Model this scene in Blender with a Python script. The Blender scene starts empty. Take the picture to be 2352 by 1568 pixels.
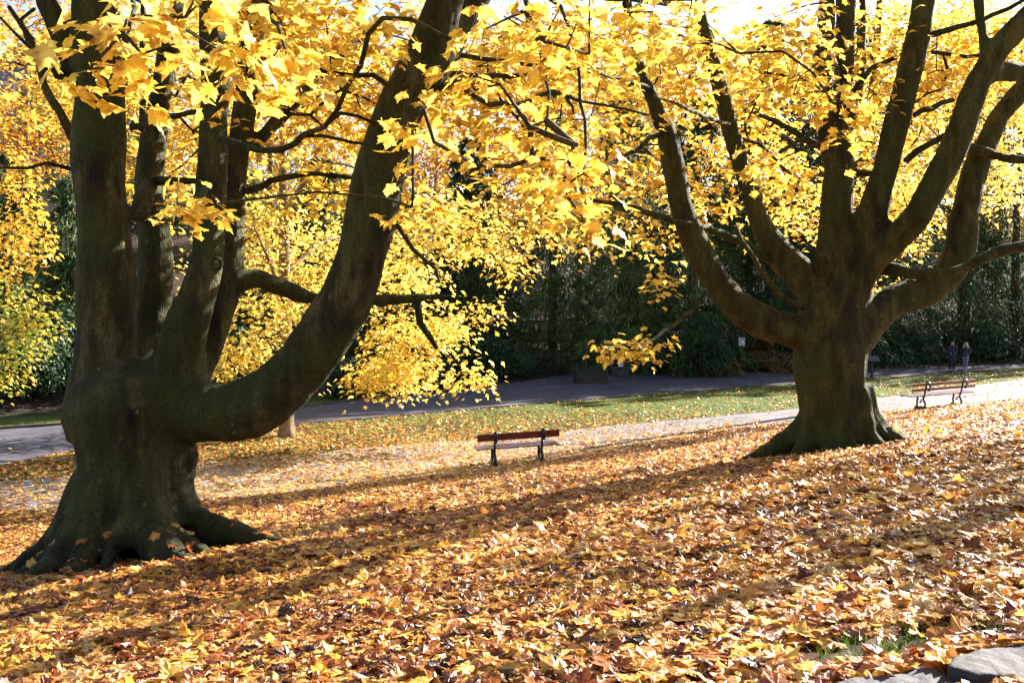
import bpy, math, random
import numpy as np
from mathutils import Vector, noise, Matrix

rng = np.random.default_rng(7)
random.seed(7)
R = math.radians
scene = bpy.context.scene
COL = scene.collection

# ------------------------------------------------------------------ camera frame and terrain
W, H, F = 2352.0, 1568.0, 2352.0
EZ = 6.0
PITCH = R(3.285)
CP, SP = math.cos(PITCH), math.sin(PITCH)

def ray(u, v):
    dx, dy = (u - W / 2) / F, (H / 2 - v) / F
    return np.array([dx, CP + dy * SP, -SP + dy * CP])

def pt(u, v, Y):
    d = ray(u, v)
    return d * (Y / d[1]) + np.array([0, 0, EZ])

def softmin(a, b, k):
    m = np.minimum(a, b)
    return m - np.log(np.exp(-k * (a - m)) + np.exp(-k * (b - m))) / k

def terrain0(X, Y):
    s = .138 * Y - .115 * X
    s = softmin(s, 4.1 + 0 * s, 3.0)
    s = -softmin(-s, 1.6 + 0 * s, 2.0)
    return EZ - 1.09 - s

def ground0(u, v, lo=2.5, hi=140.0):
    d = ray(u, v)
    ys = np.linspace(lo, hi, 6000)
    P = d[None] * (ys / d[1])[:, None] + np.array([0, 0, EZ])
    below = P[:, 2] < terrain0(P[:, 0], P[:, 1])
    i = int(np.argmax(below)) if below.any() else len(ys) - 1
    return P[i]

def edge(pix, ext):
    p = np.array([ground0(u, v)[:2] for u, v in pix])
    p = p[np.argsort(p[:, 0])]
    a, b = p[0], p[-1]
    s0 = (p[1][1] - p[0][1]) / (p[1][0] - p[0][0])
    s1 = (p[-1][1] - p[-2][1]) / (p[-1][0] - p[-2][0])
    s0, s1 = np.clip(s0, .1, .8), np.clip(s1, .2, .9)
    p = np.vstack([[a[0] - ext, a[1] - ext * s0], p, [b[0] + ext, b[1] + ext * s1]])
    return lambda x: np.interp(x, p[:, 0], p[:, 1])

E1 = edge([(0, 1178), (490, 1150), (1176, 1078), (1640, 990), (1838, 972), (2090, 942), (2352, 921)], 60)
E2 = edge([(0, 1110), (490, 1063), (800, 1033), (1176, 1004), (1430, 977), (1836, 940), (1996, 918), (2352, 872)], 60)
E3 = edge([(0, 1070), (168, 1036), (670, 976), (1176, 932), (1838, 880), (2001, 869), (2352, 846)], 60)
E4 = edge([(0, 988), (145, 978), (700, 936), (1176, 884), (1656, 862), (1838, 856), (2352, 836)], 60)

def sstep(x):
    x = np.clip(x, 0, 1)
    return x * x * (3 - 2 * x)

def terrain(X, Y):
    X = np.asarray(X, float); Y = np.asarray(Y, float)
    z = terrain0(X, Y)
    d = Y - E4(X)
    z = z + 1.2 * sstep((d - 3.0) / 10) * (1 - .8 * np.exp(-((X - 6) / 9) ** 2)) + 14 * sstep((d - 12) / 75)
    z = z + .035 * np.sin(X * 1.7 + .6 * Y) * np.sin(Y * 1.3 - X * .4) * np.clip((E1(X) - Y) / 3, 0, 1)
    return z

def gz(x, y): return float(terrain(x, y))
def gp(u, v):
    p = ground0(u, v); return float(p[0]), float(p[1]), gz(p[0], p[1])

# ------------------------------------------------------------------ mesh helpers
def tag(o, label=None, cat=None, group=None, kind=None):
    if label: o['label'] = label
    if cat: o['category'] = cat
    if group: o['group'] = group
    if kind: o['kind'] = kind
    return o

def empty(name, loc=(0, 0, 0), rz=0):
    o = bpy.data.objects.new(name, None); COL.objects.link(o)
    o.location = loc; o.rotation_euler = (0, 0, rz); o.empty_display_size = .2
    return o

def link(name, me, mat, parent=None, world=True):
    o = bpy.data.objects.new(name, me); COL.objects.link(o)
    if mat is not None: me.materials.append(mat)
    if parent is not None:
        o.parent = parent
        if world:
            o.matrix_parent_inverse = (Matrix.Translation(parent.location) @ parent.rotation_euler.to_matrix().to_4x4()).inverted()
    return o

def np_mesh(name, V, T, tint=None, smooth=False):
    """V (n,3), T (m,k) equal-sided faces"""
    me = bpy.data.meshes.new(name)
    V = np.ascontiguousarray(V, np.float32); T = np.ascontiguousarray(T, np.int32)
    k = T.shape[1]
    me.vertices.add(len(V)); me.vertices.foreach_set('co', V.ravel())
    me.loops.add(T.size); me.loops.foreach_set('vertex_index', T.ravel())
    me.polygons.add(len(T))
    me.polygons.foreach_set('loop_start', np.arange(0, T.size, k, dtype=np.int32))
    me.polygons.foreach_set('use_smooth', np.full(len(T), smooth))
    me.update(calc_edges=True)
    if tint is not None:
        a = me.attributes.new('tint', 'FLOAT', 'POINT')
        a.data.foreach_set('value', np.ascontiguousarray(tint, np.float32))
    return me

class MB:
    def __init__(s): s.v = []; s.f = []
    def add(s, vs, fs):
        b = len(s.v); s.v += [tuple(map(float, v)) for v in vs]; s.f += [tuple(b + i for i in f) for f in fs]
    def box(s, c, size, rz=0, rx=0):
        M = Matrix.Rotation(rz, 3, 'Z') @ Matrix.Rotation(rx, 3, 'X')
        h = [x / 2 for x in size]
        vs = []
        b = min(h) * .18
        # chamfered box : 24 verts
        sg = [(-1, -1, -1), (1, -1, -1), (1, 1, -1), (-1, 1, -1), (-1, -1, 1), (1, -1, 1), (1, 1, 1), (-1, 1, 1)]
        idx = {}
        for k, q in enumerate(sg):
            for ax in range(3):
                p = [q[i] * (h[i] - (0 if i == ax else b)) for i in range(3)]
                idx[(k, ax)] = len(vs)
                vs.append(tuple(Vector(c) + M @ Vector(p)))
        fs = []
        quads = {(0, -1): [0, 4, 7, 3], (0, 1): [1, 2, 6, 5], (1, -1): [0, 1, 5, 4], (1, 1): [3, 7, 6, 2], (2, -1): [0, 3, 2, 1], (2, 1): [4, 5, 6, 7]}
        for (ax, _), q in quads.items(): fs.append(tuple(idx[(k, ax)] for k in q))
        edges = [(0, 1), (1, 2), (2, 3), (3, 0), (4, 5), (5, 6), (6, 7), (7, 4), (0, 4), (1, 5), (2, 6), (3, 7)]
        for a, bb in edges:
            d = [i for i in range(3) if sg[a][i] != sg[bb][i]][0]
            o = [i for i in range(3) if i != d]
            fs.append((idx[(a, o[0])], idx[(bb, o[0])], idx[(bb, o[1])], idx[(a, o[1])]))
        for k in range(8): fs.append((idx[(k, 0)], idx[(k, 1)], idx[(k, 2)]))
        s.add(vs, fs)
    def tube(s, pts, rad, n=8, flat=None):
        V, T = tube_arrays(np.array(pts, float), np.array(rad if hasattr(rad, '__len__') else [rad] * len(pts), float), n, flat)
        s.add(V, [tuple(t) for t in T])
    def build(s, name, mat, parent=None, smooth=False, world=True):
        me = bpy.data.meshes.new(name); me.from_pydata(s.v, [], s.f); me.update()
        import bmesh
        bm = bmesh.new(); bm.from_mesh(me); bmesh.ops.recalc_face_normals(bm, faces=bm.faces); bm.to_mesh(me); bm.free()
        for p in me.polygons: p.use_smooth = smooth
        return link(name, me, mat, parent, world)

def frames(P):
    T = np.gradient(P, axis=0); T /= np.linalg.norm(T, axis=1)[:, None] + 1e-9
    t0 = T[0]; a = np.array([0, 0, 1.]) if abs(t0[2]) < .8 else np.array([0, 1., 0])
    n = np.cross(t0, a); n /= np.linalg.norm(n)
    N = [n]
    for i in range(1, len(P)):
        n = N[-1] - T[i] * np.dot(N[-1], T[i]); n /= np.linalg.norm(n) + 1e-9; N.append(n)
    N = np.array(N); B = np.cross(T, N)
    return T, N, B

def tube_arrays(P, r, n=8, flat=None):
    """closed tube; returns verts and faces as quads (caps = fans given as degenerate quads)"""
    T, N, B = frames(P)
    ang = np.arange(n) * 2 * math.pi / n
    c, s_ = np.cos(ang), np.sin(ang)
    fx, fy = flat if flat else (1, 1)
    V = P[:, None] + (N[:, None] * c[None, :, None] * fx + B[:, None] * s_[None, :, None] * fy) * r[:, None, None]
    V = V.reshape(-1, 3); m = len(P)
    Fq = []
    for i in range(m - 1):
        for j in range(n):
            k = (j + 1) % n
            Fq.append((i * n + j, i * n + k, (i + 1) * n + k, (i + 1) * n + j))
    e0 = P[0] - T[0] * r[0] * .6; e1 = P[-1] + T[-1] * r[-1] * .6
    V = np.vstack([V, e0, e1]); a, b = len(V) - 2, len(V) - 1
    for j in range(n):
        k = (j + 1) % n
        Fq.append((a, k, j)); Fq.append((b, (m - 1) * n + j, (m - 1) * n + k))
    return V, Fq

def catmull(P, step):
    """P (n,4): xyz r"""
    P = np.array(P, float)
    if len(P) == 2: Q = np.vstack([2 * P[0] - P[1], P, 2 * P[1] - P[0]])
    else: Q = np.vstack([2 * P[0] - P[1], P, 2 * P[-1] - P[-2]])
    out = []
    for i in range(1, len(Q) - 2):
        a, b, c, d = Q[i - 1], Q[i], Q[i + 1], Q[i + 2]
        n = max(1, int(np.linalg.norm((c - b)[:3]) / step))
        t = np.arange(n)[:, None] / n
        out.append(.5 * ((2 * b) + (-a + c) * t + (2 * a - 5 * b + 4 * c - d) * t ** 2 + (-a + 3 * b - 3 * c + d) * t ** 3))
    out.append(P[-1:])
    o = np.vstack(out); o[:, 3] = np.maximum(o[:, 3], .003)
    return o

# ------------------------------------------------------------------ materials
def new_mat(name):
    m = bpy.data.materials.new(name); m.use_nodes = True
    nt = m.node_tree; nt.nodes.clear()
    return m, nt
def nd(nt, t, **kw):
    n = nt.nodes.new(t)
    for k, v in kw.items():
        if k in n.inputs: n.inputs[k].default_value = v
        else: setattr(n, k, v)
    return n
def ramp(nt, stops, interp='LINEAR'):
    r = nt.nodes.new('ShaderNodeValToRGB'); e = r.color_ramp; e.interpolation = interp
    while len(e.elements) < len(stops): e.elements.new(.5)
    for el, (p, c) in zip(e.elements, stops): el.position = p; el.color = (*c, 1)
    return r

def leaf_mat(name, stops, trans=.55, rough=.45, spec=.35, tsat=1.0, spots=True, nscale=25.):
    m, nt = new_mat(name); L = nt.links.new
    at = nd(nt, 'ShaderNodeAttribute', attribute_name='tint')
    r = ramp(nt, stops); L(at.outputs['Fac'], r.inputs[0])
    col = r.outputs[0]
    geo = nd(nt, 'ShaderNodeNewGeometry')
    if spots:
        nz = nd(nt, 'ShaderNodeTexNoise', Scale=nscale, Detail=4.); L(geo.outputs['Position'], nz.inputs['Vector'])
        rr = ramp(nt, [(.36, (.48, .36, .26)), (.50, (.95, .92, .85)), (.72, (1.12, 1.12, 1.12))]); L(nz.outputs[0], rr.inputs[0])
        mx = nd(nt, 'ShaderNodeMix', data_type='RGBA', blend_type='MULTIPLY'); mx.inputs[0].default_value = 1
        L(col, mx.inputs[6]); L(rr.outputs[0], mx.inputs[7]); col = mx.outputs[2]
    p = nd(nt, 'ShaderNodeBsdfPrincipled', Roughness=rough); p.inputs['Specular IOR Level'].default_value = spec
    L(col, p.inputs['Base Color'])
    tr = nd(nt, 'ShaderNodeBsdfTranslucent')
    g = nd(nt, 'ShaderNodeGamma'); g.inputs[1].default_value = tsat; L(col, g.inputs[0]); L(g.outputs[0], tr.inputs[0])
    bz = nd(nt, 'ShaderNodeTexNoise', Scale=nscale * 2.5, Detail=3.); L(geo.outputs['Position'], bz.inputs['Vector'])
    bp = nd(nt, 'ShaderNodeBump', Strength=.5, Distance=.01); L(bz.outputs[0], bp.inputs['Height'])
    L(bp.outputs[0], p.inputs['Normal'])
    mix = nd(nt, 'ShaderNodeMixShader'); mix.inputs[0].default_value = trans
    L(p.outputs[0], mix.inputs[1]); L(tr.outputs[0], mix.inputs[2])
    o = nd(nt, 'ShaderNodeOutputMaterial'); L(mix.outputs[0], o.inputs[0])
    return m

def bark_mat(name, c0, c1, c2, green=.5, scale=1., lichen=True):
    m, nt = new_mat(name); L = nt.links.new
    geo = nd(nt, 'ShaderNodeNewGeometry')
    mp = nd(nt, 'ShaderNodeMapping'); mp.inputs['Scale'].default_value = (scale * 2, scale * 2, scale * .55); L(geo.outputs['Position'], mp.inputs[0])
    n1 = nd(nt, 'ShaderNodeTexNoise', Scale=2.2, Detail=7., Roughness=.62); L(mp.outputs[0], n1.inputs['Vector'])
    r = ramp(nt, [(.36, c0), (.5, c1), (.64, c2)]); L(n1.outputs[0], r.inputs[0])
    n2 = nd(nt, 'ShaderNodeTexNoise', Scale=1.1, Detail=4.); L(geo.outputs['Position'], n2.inputs['Vector'])
    r2 = ramp(nt, [(.42, (0, 0, 0)), (.62, (1, 1, 1))]); L(n2.outputs[0], r2.inputs[0])
    mu = nd(nt, 'ShaderNodeMath', operation='MULTIPLY'); mu.inputs[1].default_value = green; L(r2.outputs[0], mu.inputs[0])
    mx = nd(nt, 'ShaderNodeMix', data_type='RGBA'); L(mu.outputs[0], mx.inputs[0]); L(r.outputs[0], mx.inputs[6]); mx.inputs[7].default_value = (.040, .052, .008, 1)
    col = mx.outputs[2]
    if lichen:
        vo = nd(nt, 'ShaderNodeTexVoronoi', Scale=3.2); L(geo.outputs['Position'], vo.inputs['Vector'])
        ns = nd(nt, 'ShaderNodeTexNoise', Scale=26., Detail=3.); L(geo.outputs['Position'], ns.inputs['Vector'])
        ad = nd(nt, 'ShaderNodeMath', operation='MULTIPLY_ADD'); ad.inputs[1].default_value = .1; L(ns.outputs[0], ad.inputs[0]); L(vo.outputs['Distance'], ad.inputs[2])
        rl = ramp(nt, [(.105, (1, 1, 1)), (.13, (0, 0, 0))]); L(ad.outputs[0], rl.inputs[0])
        m2 = nd(nt, 'ShaderNodeMix', data_type='RGBA'); L(rl.outputs[0], m2.inputs[0]); L(col, m2.inputs[6]); m2.inputs[7].default_value = (.12, .12, .085, 1)
        col = m2.outputs[2]
    ck = nd(nt, 'ShaderNodeTexVoronoi', Scale=13., feature='DISTANCE_TO_EDGE'); L(mp.outputs[0], ck.inputs['Vector'])
    rc = ramp(nt, [(.0, (.45, .45, .45)), (.10, (1, 1, 1))]); L(ck.outputs[0], rc.inputs[0])
    sk = nd(nt, 'ShaderNodeTexNoise', Scale=60., Detail=3., Roughness=.7); L(geo.outputs['Position'], sk.inputs['Vector'])
    rs_ = ramp(nt, [(.35, (.6, .6, .6)), (.65, (1.5, 1.45, 1.3))]); L(sk.outputs[0], rs_.inputs[0])
    for extra in (rc, rs_):
        mm = nd(nt, 'ShaderNodeMix', data_type='RGBA', blend_type='MULTIPLY'); mm.inputs[0].default_value = .8; L(col, mm.inputs[6]); L(extra.outputs[0], mm.inputs[7]); col = mm.outputs[2]
    p = nd(nt, 'ShaderNodeBsdfPrincipled', Roughness=.85); p.inputs['Specular IOR Level'].default_value = .25
    L(col, p.inputs['Base Color'])
    n3 = nd(nt, 'ShaderNodeTexNoise', Scale=9., Detail=8., Roughness=.7); L(mp.outputs[0], n3.inputs['Vector'])
    n4 = nd(nt, 'ShaderNodeTexVoronoi', Scale=16., feature='DISTANCE_TO_EDGE'); L(mp.outputs[0], n4.inputs['Vector'])
    wv = nd(nt, 'ShaderNodeTexWave', Scale=3.4, Distortion=7., Detail=3.); wv.bands_direction = 'Z'; wv.inputs['Detail Scale'].default_value = 1.4
    L(geo.outputs['Position'], wv.inputs['Vector'])
    m4 = nd(nt, 'ShaderNodeMath', operation='MULTIPLY_ADD'); m4.inputs[1].default_value = .7; L(n4.outputs[0], m4.inputs[0]); L(n3.outputs[0], m4.inputs[2])
    b = nd(nt, 'ShaderNodeBump', Strength=1., Distance=.05); m5 = nd(nt, 'ShaderNodeMath', operation='MULTIPLY_ADD'); m5.inputs[1].default_value = .13; L(wv.outputs[1], m5.inputs[0]); L(m4.outputs[0], m5.inputs[2]); L(m5.outputs[0], b.inputs['Height']); L(b.outputs[0], p.inputs['Normal'])
    o = nd(nt, 'ShaderNodeOutputMaterial'); L(p.outputs[0], o.inputs[0])
    return m

def plain_mat(name, col, rough=.6, spec=.4, metal=0., var=.25, nscale=6., bump=.2, bscale=40., c2=None):
    m, nt = new_mat(name); L = nt.links.new
    tc = nd(nt, 'ShaderNodeTexCoord')
    n1 = nd(nt, 'ShaderNodeTexNoise', Scale=nscale, Detail=6.); L(tc.outputs['Object'], n1.inputs['Vector'])
    a = tuple(c * (1 - var) for c in col); b = c2 or tuple(min(1, c * (1 + var)) for c in col)
    r = ramp(nt, [(.35, a), (.65, b)]); L(n1.outputs[0], r.inputs[0])
    p = nd(nt, 'ShaderNodeBsdfPrincipled', Roughness=rough, Metallic=metal); p.inputs['Specular IOR Level'].default_value = spec
    L(r.outputs[0], p.inputs['Base Color'])
    n2 = nd(nt, 'ShaderNodeTexNoise', Scale=bscale, Detail=5.); L(tc.outputs['Object'], n2.inputs['Vector'])
    bb = nd(nt, 'ShaderNodeBump', Strength=bump, Distance=.02); L(n2.outputs[0], bb.inputs['Height']); L(bb.outputs[0], p.inputs['Normal'])
    o = nd(nt, 'ShaderNodeOutputMaterial'); L(p.outputs[0], o.inputs[0])
    return m

M = {}
YEL = [(0., (.66, .35, .045)), (.2, (.79, .50, .06)), (.6, (.87, .64, .10)), (.9, (.90, .74, .20)), (1., (.68, .66, .14))]
ORG = [(0., (.50, .18, .02)), (.3, (.72, .34, .03)), (.7, (.82, .48, .05)), (1., (.86, .60, .10))]
M['leaf_yellow'] = leaf_mat('yellow_maple_leaf', YEL, trans=.6, tsat=1.0, nscale=14.)
M['leaf_orange'] = leaf_mat('orange_leaf', ORG, trans=.5, tsat=1.1, nscale=10.)
M['leaf_turning'] = leaf_mat('turning_leaf', [(0., (.82, .50, .05)), (.35, (.80, .60, .10)), (.6, (.42, .48, .07)), (1., (.22, .34, .06))], trans=.5, nscale=10.)
M['leaf_dark'] = leaf_mat('evergreen_leaf', [(0., (.016, .035, .012)), (.6, (.03, .065, .02)), (1., (.05, .095, .028))], trans=.2, rough=.5, spec=.3, spots=False)
M['leaf_blue'] = leaf_mat('bluish_leaf', [(0., (.04, .08, .05)), (1., (.09, .14, .09))], trans=.2, rough=.4, spots=False)
M['needle'] = leaf_mat('conifer_needle', [(0., (.02, .04, .010)), (.6, (.05, .09, .018)), (1., (.10, .15, .035))], trans=.25, rough=.6, spots=False)
M['bracken'] = leaf_mat('bracken_frond', [(0., (.16, .08, .025)), (.5, (.22, .14, .05)), (1., (.10, .14, .03))], trans=.3, rough=.7, spots=False)
M['litter'] = leaf_mat('fallen_leaf', [(0., (.045, .016, .010)), (.12, (.13, .035, .014)), (.28, (.30, .085, .02)), (.44, (.46, .19, .045)), (.58, (.58, .28, .075)), (.74, (.70, .38, .07)), (.9, (.80, .54, .10)), (1., (.72, .54, .26))], trans=.36, rough=.42, spec=.5, nscale=22.)
M['grassblade'] = leaf_mat('grass_blade', [(0., (.03, .065, .004)), (.7, (.08, .14, .007)), (1., (.18, .19, .015))], trans=.4, rough=.5, spots=False)
M['bark_left'] = bark_mat('grey_brown_bark', (.010, .009, .003), (.034, .031, .009), (.10, .088, .036), .75)
M['bark_right'] = bark_mat('mossy_bark', (.013, .011, .002), (.042, .038, .007), (.092, .080, .020), .8)
M['bark_far'] = bark_mat('pale_bark', (.12, .08, .05), (.24, .17, .11), (.34, .27, .19), .2, lichen=False)
M['bark_twig'] = bark_mat('twig_bark', (.03, .02, .012), (.055, .038, .02), (.1, .075, .045), .3, lichen=False)
M['bark_conifer'] = bark_mat('reddish_bark', (.06, .025, .012), (.12, .05, .022), (.18, .09, .04), .1, lichen=False)

def ground_mat():
    m, nt = new_mat('soil_and_grass'); L = nt.links.new
    geo = nd(nt, 'ShaderNodeNewGeometry')
    at = nd(nt, 'ShaderNodeAttribute', attribute_name='grass')
    n = nd(nt, 'ShaderNodeTexNoise', Scale=5., Detail=8., Roughness=.7); L(geo.outputs['Position'], n.inputs['Vector'])
    soil = ramp(nt, [(.3, (.012, .008, .006)), (.5, (.026, .016, .010)), (.7, (.045, .028, .016))]); L(n.outputs[0], soil.inputs[0])
    vo = nd(nt, 'ShaderNodeTexVoronoi', Scale=9.); L(geo.outputs['Position'], vo.inputs['Vector'])
    vr = ramp(nt, [(0, (.06, .025, .015)), (.35, (.22, .08, .025)), (.6, (.38, .2, .07)), (1, (.5, .32, .1))]); 
    sep = nd(nt, 'ShaderNodeSeparateColor'); L(vo.outputs['Color'], sep.inputs[0]); L(sep.outputs[0], vr.inputs[0])
    ml = nd(nt, 'ShaderNodeMix', data_type='RGBA'); at2 = nd(nt, 'ShaderNodeAttribute', attribute_name='litter'); L(at2.outputs['Fac'], ml.inputs[0])
    L(soil.outputs[0], ml.inputs[6]); L(vr.outputs[0], ml.inputs[7])
    n2 = nd(nt, 'ShaderNodeTexNoise', Scale=14., Detail=6., Roughness=.8); L(geo.outputs['Position'], n2.inputs['Vector'])
    gr = ramp(nt, [(.3, (.022, .042, .003)), (.5, (.055, .10, .006)), (.72, (.13, .17, .012))]); L(n2.outputs[0], gr.inputs[0])
    mg = nd(nt, 'ShaderNodeMix', data_type='RGBA'); L(at.outputs['Fac'], mg.inputs[0]); L(ml.outputs[2], mg.inputs[6]); L(gr.outputs[0], mg.inputs[7])
    p = nd(nt, 'ShaderNodeBsdfPrincipled', Roughness=.9); p.inputs['Specular IOR Level'].default_value = .2; L(mg.outputs[2], p.inputs['Base Color'])
    n3 = nd(nt, 'ShaderNodeTexNoise', Scale=45., Detail=6., Roughness=.75); L(geo.outputs['Position'], n3.inputs['Vector'])
    b = nd(nt, 'ShaderNodeBump', Strength=1., Distance=.06); L(n3.outputs[0], b.inputs['Height']); L(b.outputs[0], p.inputs['Normal'])
    o = nd(nt, 'ShaderNodeOutputMaterial'); L(p.outputs[0], o.inputs[0])
    return m
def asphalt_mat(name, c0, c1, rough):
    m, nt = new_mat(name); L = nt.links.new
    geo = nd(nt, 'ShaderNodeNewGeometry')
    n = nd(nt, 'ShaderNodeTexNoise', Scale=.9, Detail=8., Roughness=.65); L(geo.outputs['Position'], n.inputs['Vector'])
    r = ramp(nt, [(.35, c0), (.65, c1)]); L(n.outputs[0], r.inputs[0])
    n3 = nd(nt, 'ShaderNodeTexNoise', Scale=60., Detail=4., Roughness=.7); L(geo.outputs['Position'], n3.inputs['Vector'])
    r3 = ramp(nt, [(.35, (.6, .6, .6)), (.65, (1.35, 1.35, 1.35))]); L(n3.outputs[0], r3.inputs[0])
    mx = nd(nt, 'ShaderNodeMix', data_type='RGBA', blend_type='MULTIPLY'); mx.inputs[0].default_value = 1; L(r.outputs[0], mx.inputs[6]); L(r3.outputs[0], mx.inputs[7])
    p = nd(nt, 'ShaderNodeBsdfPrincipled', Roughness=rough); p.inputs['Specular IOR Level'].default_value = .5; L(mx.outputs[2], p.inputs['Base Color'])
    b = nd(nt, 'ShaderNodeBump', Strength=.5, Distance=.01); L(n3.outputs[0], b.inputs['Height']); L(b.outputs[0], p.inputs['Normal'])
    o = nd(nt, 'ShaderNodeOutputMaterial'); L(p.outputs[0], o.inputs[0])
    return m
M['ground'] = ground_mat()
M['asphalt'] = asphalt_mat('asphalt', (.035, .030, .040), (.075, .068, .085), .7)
M['asphalt_pale'] = asphalt_mat('pale_asphalt', (.10, .09, .10), (.20, .18, .19), .5)  # paler asphalt than the main path
M['iron'] = plain_mat('black_iron', (.02, .018, .02), .35, .5, .3, bump=.1)
M['board'] = plain_mat('red_brown_wood', (.15, .035, .018), .4, .5, bump=.15, bscale=60)
M['slat'] = plain_mat('brown_wood_slat', (.22, .085, .05), .4, .5, bump=.15, bscale=60)
M['seat'] = plain_mat('lit_seat_wood', (.20, .14, .16), .32, .6, bump=.15, bscale=60)  # paler bluish tone carries the light on the seat top
M['stone'] = plain_mat('grey_stone', (.048, .044, .050), .8, .3, nscale=3., var=.35, bump=.6, bscale=22.)
M['white'] = plain_mat('white_sheet', (.75, .75, .78), .6, var=.05)
M['blue'] = plain_mat('blue_print', (.05, .12, .4), .6, var=.05)
M['timber'] = plain_mat('dark_timber', (.03, .028, .018), .8, var=.4)
M['skin'] = plain_mat('skin', (.52, .28, .2), .5, var=.06)
M['hair_brown'] = plain_mat('auburn_hair', (.14, .05, .03), .5, var=.4, nscale=30)
M['hair_blonde'] = plain_mat('blonde_hair', (.62, .48, .30), .5, var=.25, nscale=30)
M['navy'] = plain_mat('navy_cloth', (.018, .018, .035), .8, var=.3)
M['jacket'] = plain_mat('dark_jacket', (.02, .024, .045), .6, var=.4)
M['black'] = plain_mat('black_cloth', (.01, .01, .012), .8)
M['lilac'] = plain_mat('patterned_leggings', (.22, .19, .30), .8, var=.5, nscale=14)
M['shoe_teal'] = plain_mat('teal_shoe', (.08, .25, .35), .6)
M['shoe_grey'] = plain_mat('grey_shoe', (.25, .24, .28), .6)
M['wall'] = plain_mat('grey_rendered_wall', (.20, .20, .24), .8)
M['roof'] = plain_mat('slate_roof', (.07, .07, .09), .6)
M['glass'] = plain_mat('dark_window_glass', (.03, .04, .06), .1, .8, var=.1, bump=0)

# ------------------------------------------------------------------ sky, sun, camera
SUN_AZ, SUN_EL = R(41), R(27)         # azimuth from +X towards +Y
w = bpy.data.worlds.new("World"); scene.world = w; w.use_nodes = True
nt = w.node_tree; nt.nodes.clear()
sky = nt.nodes.new('ShaderNodeTexSky'); sky.sky_type = 'NISHITA'; sky.sun_disc = False
sky.sun_elevation = SUN_EL; sky.sun_rotation = R(90) - SUN_AZ
bg = nt.nodes.new('ShaderNodeBackground'); bg.inputs[1].default_value = .05
wo = nt.nodes.new('ShaderNodeOutputWorld'); nt.links.new(sky.outputs[0], bg.inputs[0]); nt.links.new(bg.outputs[0], wo.inputs[0])
sl = bpy.data.lights.new('sun', 'SUN'); sl.energy = 5.0; sl.angle = R(.5); sl.color = (1., .94, .84)
so = bpy.data.objects.new('sun', sl); COL.objects.link(so)
SD = Vector((math.cos(SUN_EL) * math.cos(SUN_AZ), math.cos(SUN_EL) * math.sin(SUN_AZ), math.sin(SUN_EL)))
so.rotation_euler = SD.to_track_quat('Z', 'Y').to_euler()
cd = bpy.data.cameras.new('camera'); cam = bpy.data.objects.new('camera', cd); COL.objects.link(cam)
cd.sensor_width = 36; cd.lens = 36; cd.clip_end = 600; cam.location = (0, 0, EZ); cam.rotation_euler = (R(90) - PITCH, 0, 0)
scene.camera = cam
vs = scene.view_settings; vs.view_transform = 'Standard'; vs.look = 'None'; vs.exposure = 2.52; vs.gamma = 1; vs.use_curve_mapping = False
scene.cycles.max_bounces = 10; scene.cycles.diffuse_bounces = 3; scene.cycles.transmission_bounces = 6

# ------------------------------------------------------------------ ground and paths
slabc = None
def near_bare(X, Y):
    """1 inside the bare gravelly patch beside the stone slabs"""
    a = BARE_A; 
    d = ((X - a[0]) / .55) ** 2 + ((Y - a[1] - .30 * (X - a[0])) / .27) ** 2
    return np.clip(1.5 - d, 0, 1)
BARE_A = gp(2050, 1512)
xs = np.concatenate([np.arange(-70, -14, 2.), np.arange(-14, 16, .3), np.arange(16, 100, 2.)])
ys = np.concatenate([np.arange(-12, 3, 1.), np.arange(3, 30, .3), np.arange(30, 75, .75), np.arange(75, 200, 4.)])
gx, gy = np.meshgrid(xs, ys)
Z = terrain(gx, gy)
V = np.stack([gx, gy, Z], -1).reshape(-1, 3)
nx, ny = len(xs), len(ys)
ii = (np.arange(ny - 1)[:, None] * nx + np.arange(nx - 1)[None]).ravel()
T = np.stack([ii, ii + 1, ii + 1 + nx, ii + nx], 1)
me = np_mesh('ground', V, T, smooth=True)
X, Y = V[:, 0], V[:, 1]
g = sstep((Y - E2(X)) / .5 + .5) * sstep((E3(X) - Y) / .4 + .5) + .9 * sstep((Y - E4(X)) / .8 - .2) * (X < -5) * sstep((E4(X) + 5 - Y) / 2)
lit = sstep((E1(X) - Y) / .5 + .5) * (1 - near_bare(X, Y))
a = me.attributes.new('grass', 'FLOAT', 'POINT'); a.data.foreach_set('value', np.clip(g, 0, 1).astype(np.float32))
a = me.attributes.new('litter', 'FLOAT', 'POINT'); a.data.foreach_set('value', np.clip(lit, 0, 1).astype(np.float32))
o = link('ground', me, M['ground']); tag(o, 'sloping park ground of leaf mould and grass', None, None, 'structure')

def strip(name, lo, hi, x0, x1, mat, label, dz=.03, n=14):
    xx = np.arange(x0, x1, .4); t = np.linspace(0, 1, n)
    a, b = lo(xx), hi(xx)
    wob = .08 * np.sin(xx * 2.3) + .06 * np.sin(xx * 5.1 + 1)
    a = a + wob; b = b + wob[::-1]
    Yg = a[:, None] * (1 - t) + b[:, None] * t; Xg = np.repeat(xx[:, None], n, 1)
    V = np.stack([Xg, Yg, terrain(Xg, Yg) + dz], -1).reshape(-1, 3)
    m_ = len(xx); ii = (np.arange(m_ - 1)[:, None] * n + np.arange(n - 1)[None]).ravel()
    T = np.stack([ii, ii + n, ii + n + 1, ii + 1], 1)
    o = link(name, np_mesh(name, V, T, smooth=True), M[mat]); tag(o, label, None, None, 'structure'); return o
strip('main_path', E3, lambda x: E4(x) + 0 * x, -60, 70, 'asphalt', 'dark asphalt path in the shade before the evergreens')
strip('bench_path', E1, E2, -45, 60, 'asphalt_pale', 'sunlit pale path strewn with leaves past the benches')
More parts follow.
